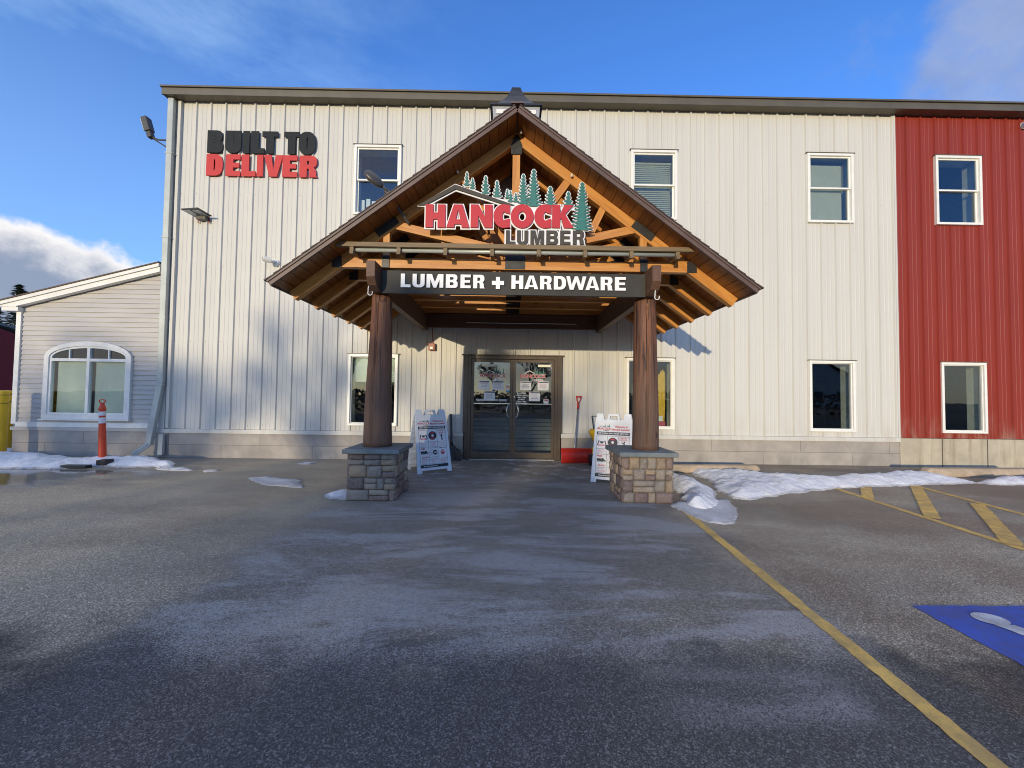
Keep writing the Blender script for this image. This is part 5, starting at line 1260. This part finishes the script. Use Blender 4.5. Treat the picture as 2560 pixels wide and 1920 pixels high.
# ------------------------------------------------------------------ delineator, bollards, wheel stops
dp = thing('delineator_post', 'orange delineator post with two white reflective bands leaning in the snow', 'delineator', (-7.62, -.82, 0))
ctr = lambda z: (-7.62-.055*(z/1.2), -.82, z)
b_ = MB(); P_ = [(.030, .058), (.06, .058), (.52, .054), (.98, .045), (1.02, .053), (1.05, .053), (1.09, .036), (1.12, .032), (1.135, .030)]
b_.tube([ctr(z) for z, r_ in P_], [r_ for z, r_ in P_], 24); b_.build('tube', 'orange', dp, smooth=True)
b_ = MB(); lp = [ctr(1.13), (ctr(1.13)[0]-.055, -.82, 1.16), (ctr(1.2)[0]-.055, -.82, 1.195), (ctr(1.2)[0], -.82, 1.205), (ctr(1.2)[0]+.055, -.82, 1.195), (ctr(1.13)[0]+.055, -.82, 1.16), ctr(1.13)]
b_.tube(lp, .011, 8); b_.build('handle', 'orange', dp, smooth=True)
for z0, z1 in ((.76, .87), (.905, .98)):
    b_ = MB(); b_.tube([ctr(z0), ctr(z1)], [.0540, .0515], 24, caps=False); b_.build('reflective_band', 'reflect', dp, smooth=True)
b_ = MB(); b_.lathe([(.24, .0), (.245, .03), (.20, .055), (.075, .062), (.07, .09), (.0672, .09)], -7.62, -.82, 8); b_.build('rubber_base', 'black_plastic', dp)
rb = MB(); rb.box(-7.86, -7.42, -1.30, -1.18, 0, .055); rb.box(-7.43, -7.27, -1.12, -.95, .03, .12); ro = rb.build('rubber_block', 'black_plastic', None, bevel=.01, loc=(-7.6, -1.2, 0)); tag(ro, 'black rubber weight lying on the snow at the foot of the orange post', 'rubber block')

def bollard(x, y, label):
    t = thing('bollard', label, 'bollard', (x, y, 0), 'yellow bollards by the lean-to')
    r_ = .098
    MB().lathe([(r_, 0), (r_, 1.22), (r_, 1.30), (r_*.93, 1.335), (r_*.6, 1.35), (.01, 1.353)], x, y, 28).build('sleeve', 'yellow', t, smooth=True)
    for z in (1.10, 1.262): MB().lathe([(r_+.0012, z-.006), (r_+.0012, z+.006)], x, y, 28).build('groove', 'print_black', t)
bollard(-10.08, -.42, 'yellow plastic sleeved bollard in front of the lean-to corner')
bollard(-11.30, .62, 'yellow plastic sleeved bollard half hidden behind the nearer one')

def wheel_stop(a, b_, h, w, label):
    m = MB(); a, b_ = Vector((*a, 0)), Vector((*b_, 0)); d = (b_-a).normalized(); n = Vector((-d.y, d.x, 0)); L_ = (b_-a).length
    prof = [(-w/2, 0), (-w/2, h*.45), (-w*.30, h), (w*.30, h), (w/2, h*.45), (w/2, 0)]
    vs = []
    for t, k in ((0, .72), (.06, 1), (L_-.06, 1), (L_, .72)): vs += [tuple(a+d*t+n*(u*k)+Vector((0, 0, v_*(k if k < 1 else 1)))) for u, v_ in prof]
    q = len(prof); fs = [(i*q+k, i*q+(k+1) % q, (i+1)*q+(k+1) % q, (i+1)*q+k) for i in range(3) for k in range(q)]+[tuple(range(q))[::-1], tuple(range(3*q, 4*q))]
    m.add(vs, fs); o = m.build('wheel_stop', 'wheel_stop', None, bevel=.018, loc=tuple((a+b_)/2)); fix_normals(o); tag(o, label, 'wheel stop', 'concrete wheel stops')
wheel_stop((2.05, -.93), (4.72, -.90), .14, .24, 'concrete wheel stop beside the right stone plinth, half under snow')
wheel_stop((7.75, -1.02), (10.1, -.95), .15, .26, 'tan concrete wheel stop below the red wall')

# ------------------------------------------------------------------ snow
def hash2(i, j, s): return (math.sin(i*127.1+j*311.7+s*74.7)*43758.5453) % 1.0
def vnoise(x, y, s=0):
    i, j = math.floor(x), math.floor(y); fx, fy = x-i, y-j; fx = fx*fx*(3-2*fx); fy = fy*fy*(3-2*fy)
    return (hash2(i, j, s)*(1-fx)+hash2(i+1, j, s)*fx)*(1-fy)+(hash2(i, j+1, s)*(1-fx)+hash2(i+1, j+1, s)*fx)*fy
def fbm(x, y, s=0): return .5*vnoise(x, y, s)+.27*vnoise(x*2.1, y*2.1, s+1)+.15*vnoise(x*4.3, y*4.3, s+2)+.08*vnoise(x*9, y*9, s+3)
def snow(poly, H, edge, seed, label, step=.028):
    P = [Vector(p) for p in poly]; n = len(P)
    xs = [p.x for p in P]; ys = [p.y for p in P]; x0, x1, y0, y1 = min(xs)-.08, max(xs)+.08, min(ys)-.08, max(ys)+.08
    def sdist(x, y):
        q = Vector((x, y)); best = 1e9; ins = False
        for i in range(n):
            a, b_ = P[i], P[(i+1) % n]; e = b_-a; t = max(0, min(1, (q-a).dot(e)/max(e.length_squared, 1e-9))); best = min(best, (q-a-e*t).length)
            if (a.y > y) != (b_.y > y) and x < (b_.x-a.x)*(y-a.y)/(b_.y-a.y)+a.x: ins = not ins
        return best if ins else -best
    nx, ny = int((x1-x0)/step)+1, int((y1-y0)/step)+1; idx = {}; mb = MB(); vs = []; th = []
    hh = {}
    for j in range(ny+1):
        for i in range(nx+1):
            x, y = x0+i*step, y0+j*step; d = sdist(x, y)+(fbm(x*5, y*5, seed)-.5)*.16
            if d > -.01:
                t = max(0, min(1, d/edge)); t = t*(2-t)
                hh[i, j] = (x, y, .004+H*t*(.35+1.0*fbm(x*2.2, y*2.2, seed+9))+((.040*(fbm(x*8, y*8, seed+4)-.4)+.030*(fbm(x*19, y*19, seed+6)-.4)) if H > .04 else .006*fbm(x*9, y*9, seed))*t, t)
    def V(i, j):
        if (i, j) not in idx: q = hh[i, j]; idx[i, j] = len(vs); vs.append((q[0]+(hash2(i, j, 3)-.5)*step*.5, q[1]+(hash2(i, j, 4)-.5)*step*.5, q[2])); th.append(min(1, (q[2]-.004)/.07))
        return idx[i, j]
    fs = [(V(i, j), V(i+1, j), V(i+1, j+1), V(i, j+1)) for j in range(ny) for i in range(nx) if all(k in hh for k in ((i, j), (i+1, j), (i+1, j+1), (i, j+1)))]
    # skirt down to the ground
    from collections import Counter
    ec = Counter(); 
    for f in fs:
        for k in range(4): ec[tuple(sorted((f[k], f[(k+1) % 4])))] += 1
    low = {}
    for f in list(fs):
        for k in range(4):
            a, b_ = f[k], f[(k+1) % 4]
            if ec[tuple(sorted((a, b_)))] == 1:
                for q in (a, b_):
                    if q not in low: low[q] = len(vs); vs.append((vs[q][0], vs[q][1], -.01)); th.append(0)
                fs.append((b_, a, low[a], low[b_]))
    mb.add(vs, fs); c = sum((p for p in P), Vector((0, 0)))/n
    o = mb.build('snow_patch', 'snow', None, smooth=True, loc=(c.x, c.y, 0))
    at = o.data.attributes.new('thick', 'FLOAT', 'POINT'); at.data.foreach_set('value', th)
    tag(o, label, 'snow', 'patches of melting snow')
snow([(3.36, -.86), (3.9, -.86), (4.25, -1.02), (4.7, -1.20), (5.0, -1.36), (5.7, -1.36), (6.5, -1.15), (7.25, -.95), (7.75, -.80), (7.95, -1.08), (7.90, -1.40), (8.05, -1.66), (7.23, -1.78), (5.96, -2.0), (4.95, -2.23), (4.03, -2.58), (3.30, -2.93), (3.12, -2.76), (3.16, -2.36), (3.34, -1.73)], .12, .40, 1, 'long white ridge of snow across the bay, left of the tan wheel stop')
snow([(2.35, -1.35), (2.75, -1.50), (3.0, -1.95), (3.12, -2.32), (2.90, -2.85), (2.68, -3.28), (2.45, -3.42), (2.25, -3.30), (2.36, -3.0), (2.50, -2.66), (2.45, -1.94)], .20, .42, 2, 'icy heap of snow beside the right stone plinth')
snow([(2.05, -3.22), (2.5, -2.9), (2.98, -2.9), (2.80, -3.55), (2.50, -3.90), (2.26, -3.87), (2.14, -3.45)], .016, .12, 12, 'flat grey ice tongue at the tip of the snow heap by the yellow line')
snow([(8.05, -1.62), (8.55, -1.36), (9.76, -1.10), (10.6, -1.2), (10.4, -1.7), (8.66, -1.76), (8.15, -1.8)], .09, .25, 3, 'thin snow in front of the tan wheel stop')
snow([(-12.2, .6), (-11.2, .80), (-10.4, -.03), (-9.95, .0), (-9.55, -.05), (-8.73, -.38), (-7.95, -.55), (-7.55, -.42), (-7.16, -.14), (-6.9, -.45), (-6.25, -.78), (-6.05, -1.10), (-6.64, -1.15), (-7.27, -1.12), (-7.64, -1.22), (-7.91, -1.40), (-8.45, -1.36), (-9.2, -1.38), (-10.5, -1.4), (-12.2, -1.2)], .15, .55, 4, 'long snow bank along the foot of the lean-to')
snow([(-6.3, -1.20), (-5.78, -1.12), (-5.43, -1.38), (-5.85, -1.42)], .025, .12, 5, 'thin strip of snow beside the drain foot')
snow([(-4.21, -1.90), (-3.92, -1.75), (-3.23, -2.02), (-2.97, -2.50), (-3.36, -2.42), (-3.76, -2.24)], .022, .2, 6, 'flat grey sheet of ice left of the left stone plinth')
snow([(-4.10, -.60), (-4.02, -.40), (-3.79, -.46), (-3.83, -.68)], .03, .1, 7, 'small white snow lump near the wall left of the porch')
snow([(-2.50, -2.90), (-2.2, -2.72), (-2.08, -2.75), (-2.08, -3.10), (-2.25, -3.08)], .05, .12, 8, 'small snow scrap at the foot of the left stone plinth')
snow([(-5.3, -1.32), (-5.1, -1.30), (-4.95, -1.42), (-5.2, -1.46)], .015, .06, 9, 'tiny snow scrap between the drain foot and the grey ice')

# ------------------------------------------------------------------ things seen inside the windows
ld = thing('board_bundle', 'yellow wooden boards leaning inside the window behind the right log post', 'boards', (3.2, .75, .03))
for i in range(5):
    b_ = MB(); x = 3.44+i*.05; b_.beam((x-.10, .62+.03*i, .05), (x+.12-.01*i, .92, 2.06-.06*abs(i-2)), .045, .02, (0, 1, 0)); b_.build('board', 'lumber_yellow', ld)
bx_ = MB(); bx_.box(3.16, 3.47, .34, .62, .70, .86, 0); bx_.box(3.25, 3.42, .36, .5, .862, .98, 1); o = bx_.build('carton', ['carton_pink', 'paper'], None, loc=(3.2, .5, .7)); tag(o, 'pink carton topped by a white box behind the glass right of the log post', 'carton')
MB().box(2.52, 3.47, .305, .70, .66, .698).build('window_shelf', 'interior_dark', bld)
rk_ = MB(); rk_.tube([(6.50, .36, .75), (6.50, .36, 1.66)], .011, 8)
for z in (1.66, 1.48, 1.31): rk_.box(6.45, 6.545, .345, .36, z-.010, z+.012)
o = rk_.build('display_rail', 'vinyl_white', None, loc=(6.5, .36, .75)); tag(o, 'thin white display rail inside the window near the red seam', 'rail')
MB().box(6.40, 7.36, .305, .6, .66, .70).build('window_shelf', 'interior_dark', bld)

# ------------------------------------------------------------------ red barn and pines far left
bn_ = thing('red_barn', 'dark red barn far off behind the left end of the lean-to', 'barn', (-48, 34, 0))
bd_ = Vector((-.748, .663, 0)); bnn = Vector((-.663, -.748, 0))*-1            # along the long wall, and into the barn
def BP(u, w, z): q = Vector((-43.6, 25, 0))+bd_*u+Vector((-.663, .748, 0)).lerp(Vector((-.663, .748, 0)), 1)*w; return (q.x, q.y, z)
def slab(mb, u0, u1, w0, w1, z00, z01, z10, z11):                              # z at w0 (bottom, top) and at w1
    mb.add([BP(u0, w0, z00), BP(u1, w0, z00), BP(u1, w1, z10), BP(u0, w1, z10), BP(u0, w0, z01), BP(u1, w0, z01), BP(u1, w1, z11), BP(u0, w1, z11)], [(0, 3, 2, 1), (4, 5, 6, 7), (0, 1, 5, 4), (1, 2, 6, 5), (2, 3, 7, 6), (3, 0, 4, 7)])
w_ = MB(); slab(w_, -11, 26, 0, 12, -.1, 5.92, -.1, 5.92); fix_normals(w_.build('wall', 'barn_red', bn_))
r_ = MB(); slab(r_, -11.4, 26.4, -.4, 12.4, 5.94, 6.10, 6.5, 6.66); fix_normals(r_.build('roof', 'roof_metal', bn_))
d_ = MB(); slab(d_, 2, 5.5, -.06, -.01, 0, 3.4, 0, 3.4); fix_normals(d_.build('door', 'barn_red', bn_))

def pine(x, y, h, r_, label, seed, group='pines behind the barn', dens=1.0):
    rnd = random.Random(seed); t = thing('pine_tree', label, 'tree', (x, y, 0), group)
    MB().tube([(x, y, 0), (x+.1, y, h*.5), (x, y, h*.97)], [h*.02, h*.012, .02], 8).build('trunk', 'bark', t)
    c = MB(); n = int(2600*dens)
    for i in range(n):
        u = rnd.random()**.75; z = h*(.10+.90*(1-u)) if False else h*(.08+.92*rnd.random()**1.15)
        lim = r_*(1-z/h)**.8*(.55+.45*(1 if math.sin(z*2.6+seed)+.3 > 0 else .2))+.1; a = rnd.random()*6.283; q = lim*math.sqrt(rnd.random())*(.6+.55*vnoise(a*1.6, z*.9, seed))
        p = Vector((x+q*math.cos(a), y+q*math.sin(a), z-.25*q)); L_ = rnd.uniform(.22, .55)*min(1.3, h/9); d = Vector((math.cos(a), math.sin(a), rnd.uniform(-.45, .25))).normalized(); s_ = d.cross(Vector((rnd.uniform(-.4, .4), rnd.uniform(-.4, .4), 1))).normalized()*L_*.28
        c.add([p-d*L_*.4, p+s_, p+d*L_, p-s_], [(0, 1, 2, 3)])
    c.build('crown', 'needles', t); return t
pine(-74.0, 50, 17.2, 3.6, 'dark pine rising behind the barn at the far left, the taller', 3)
pine(-69.5, 47, 15.5, 3.4, 'dark pine rising behind the barn beside the lean-to corner', 4)
pine(-80.5, 52, 15.6, 4.2, 'dark pine at the far left edge behind the barn', 9)

# ------------------------------------------------------------------ what stands behind the camera: it shades the forecourt and shows in the glass
def bare_tree(x, y, h, label, seed, depth=6, spread=.55):
    rnd = random.Random(seed); t = thing('bare_tree', label, 'tree', (x, y, 0), 'leafless trees across the lot'); tr = MB(); cr_ = MB()
    def grow_(p, d, L_, r_, k):
        q = p+d*L_; m = p+d*L_*.5+Vector((rnd.uniform(-.05, .05), rnd.uniform(-.05, .05), 0))*L_
        (tr if k == depth else cr_).tube([p, m, q], [r_, r_*.85, r_*.68], 5 if k > 4 else 3, caps=False)
        if k == 0: return
        for i in range(3 if k > 1 else 3):
            a = rnd.random()*6.283; o_ = d.orthogonal().normalized(); o2 = d.cross(o_)
            nd = (d+(o_*math.cos(a)+o2*math.sin(a))*rnd.uniform(spread*.5, spread*1.5)+Vector((0, 0, .12))).normalized()
            st_ = q if i else p+d*L_*rnd.uniform(.55, .95)
            grow_(st_, nd, L_*rnd.uniform(.60, .84), r_*.66, k-1)
    grow_(Vector((x, y, -.05)), Vector((rnd.uniform(-.05, .05), rnd.uniform(-.05, .05), 1)).normalized(), h*.27, h*.024, depth)
    tr.build('trunk', 'bark', t); cr_.build('branches', 'bark', t); return t
pine(-14.3, -41.5, 7.6, 1.7, 'slim dark fir across the lot behind the camera', 21, 'firs across the lot', 1.3)
pine(-12.1, -41.0, 5.6, 2.5, 'squat dark fir across the lot behind the camera', 22, 'firs across the lot', 1.5)
bare_tree(-46, -72, 14, 'leafless tree across the lot, far left of the camera', 31)
bare_tree(-37.5, -62, 13, 'leafless tree across the lot, left of the camera', 32)
bare_tree(-27.5, -58, 12, 'leafless tree across the lot, beside the far left tree', 34, 7)
bare_tree(-23, -60, 12, 'leafless tree across the lot, left of the slim fir', 33)
bare_tree(-3, -66, 9, 'leafless tree across the lot, straight behind the camera', 38)
bare_tree(4, -62, 11, 'leafless tree across the lot, right of the camera', 36)
bare_tree(14, -70, 13, 'leafless tree across the lot, far right of the camera', 37)
hse = thing('house', 'pale gabled house across the lot, far right behind the camera', 'house', (57, -64, 0))
w_ = MB(); w_.prism([(50, -.1), (64, -.1), (64, 4.6), (57, 9.0), (50, 4.6)], lambda u, v_, d_: (u, d_, v_), -70, -62); fix_normals(w_.build('wall', 'clapboard', hse))
for sg in (-1, 1): r_ = MB(); r_.beam((57, -66, 9.15), (57+sg*7.6, -66, 9.15-.6286*7.6), 9, .2, (0, 0, 1)); r_.build('roof', 'roof_metal', hse)
for x in (52, 56, 60.5): MB().box(x, x+1.4, -61.99, -61.9, 1.2, 3.0).build('window', 'interior_dark', hse)
def hedge(x0, x1, y, h, label, seed, th=1.4, n=5200):
    rnd = random.Random(seed); c = MB()
    for i in range(n):
        u = rnd.random(); x = x0+(x1-x0)*u; top = h*(.72+.5*fbm(x*.35, seed, seed)); z = top*rnd.random()**.7; yy = y+rnd.uniform(-th, th)*(1-.4*z/top)
        L_ = rnd.uniform(.12, .38); d = Vector((rnd.uniform(-1, 1), rnd.uniform(-1, 1), rnd.uniform(-.4, 1))).normalized(); s_ = d.cross(Vector((rnd.random(), rnd.random(), .3))).normalized()*L_*.4; p = Vector((x, yy, z))
        c.add([p-d*L_*.4, p+s_, p+d*L_, p-s_], [(0, 1, 2, 3)])
    o = c.build('hedge', 'dry_leaf', None, loc=((x0+x1)/2, y, 0)); tag(o, label, 'hedge', 'hedges across the lot')
hedge(-30, 30, -24, 1.75, 'long brown winter hedge across the lot behind the camera', 5)
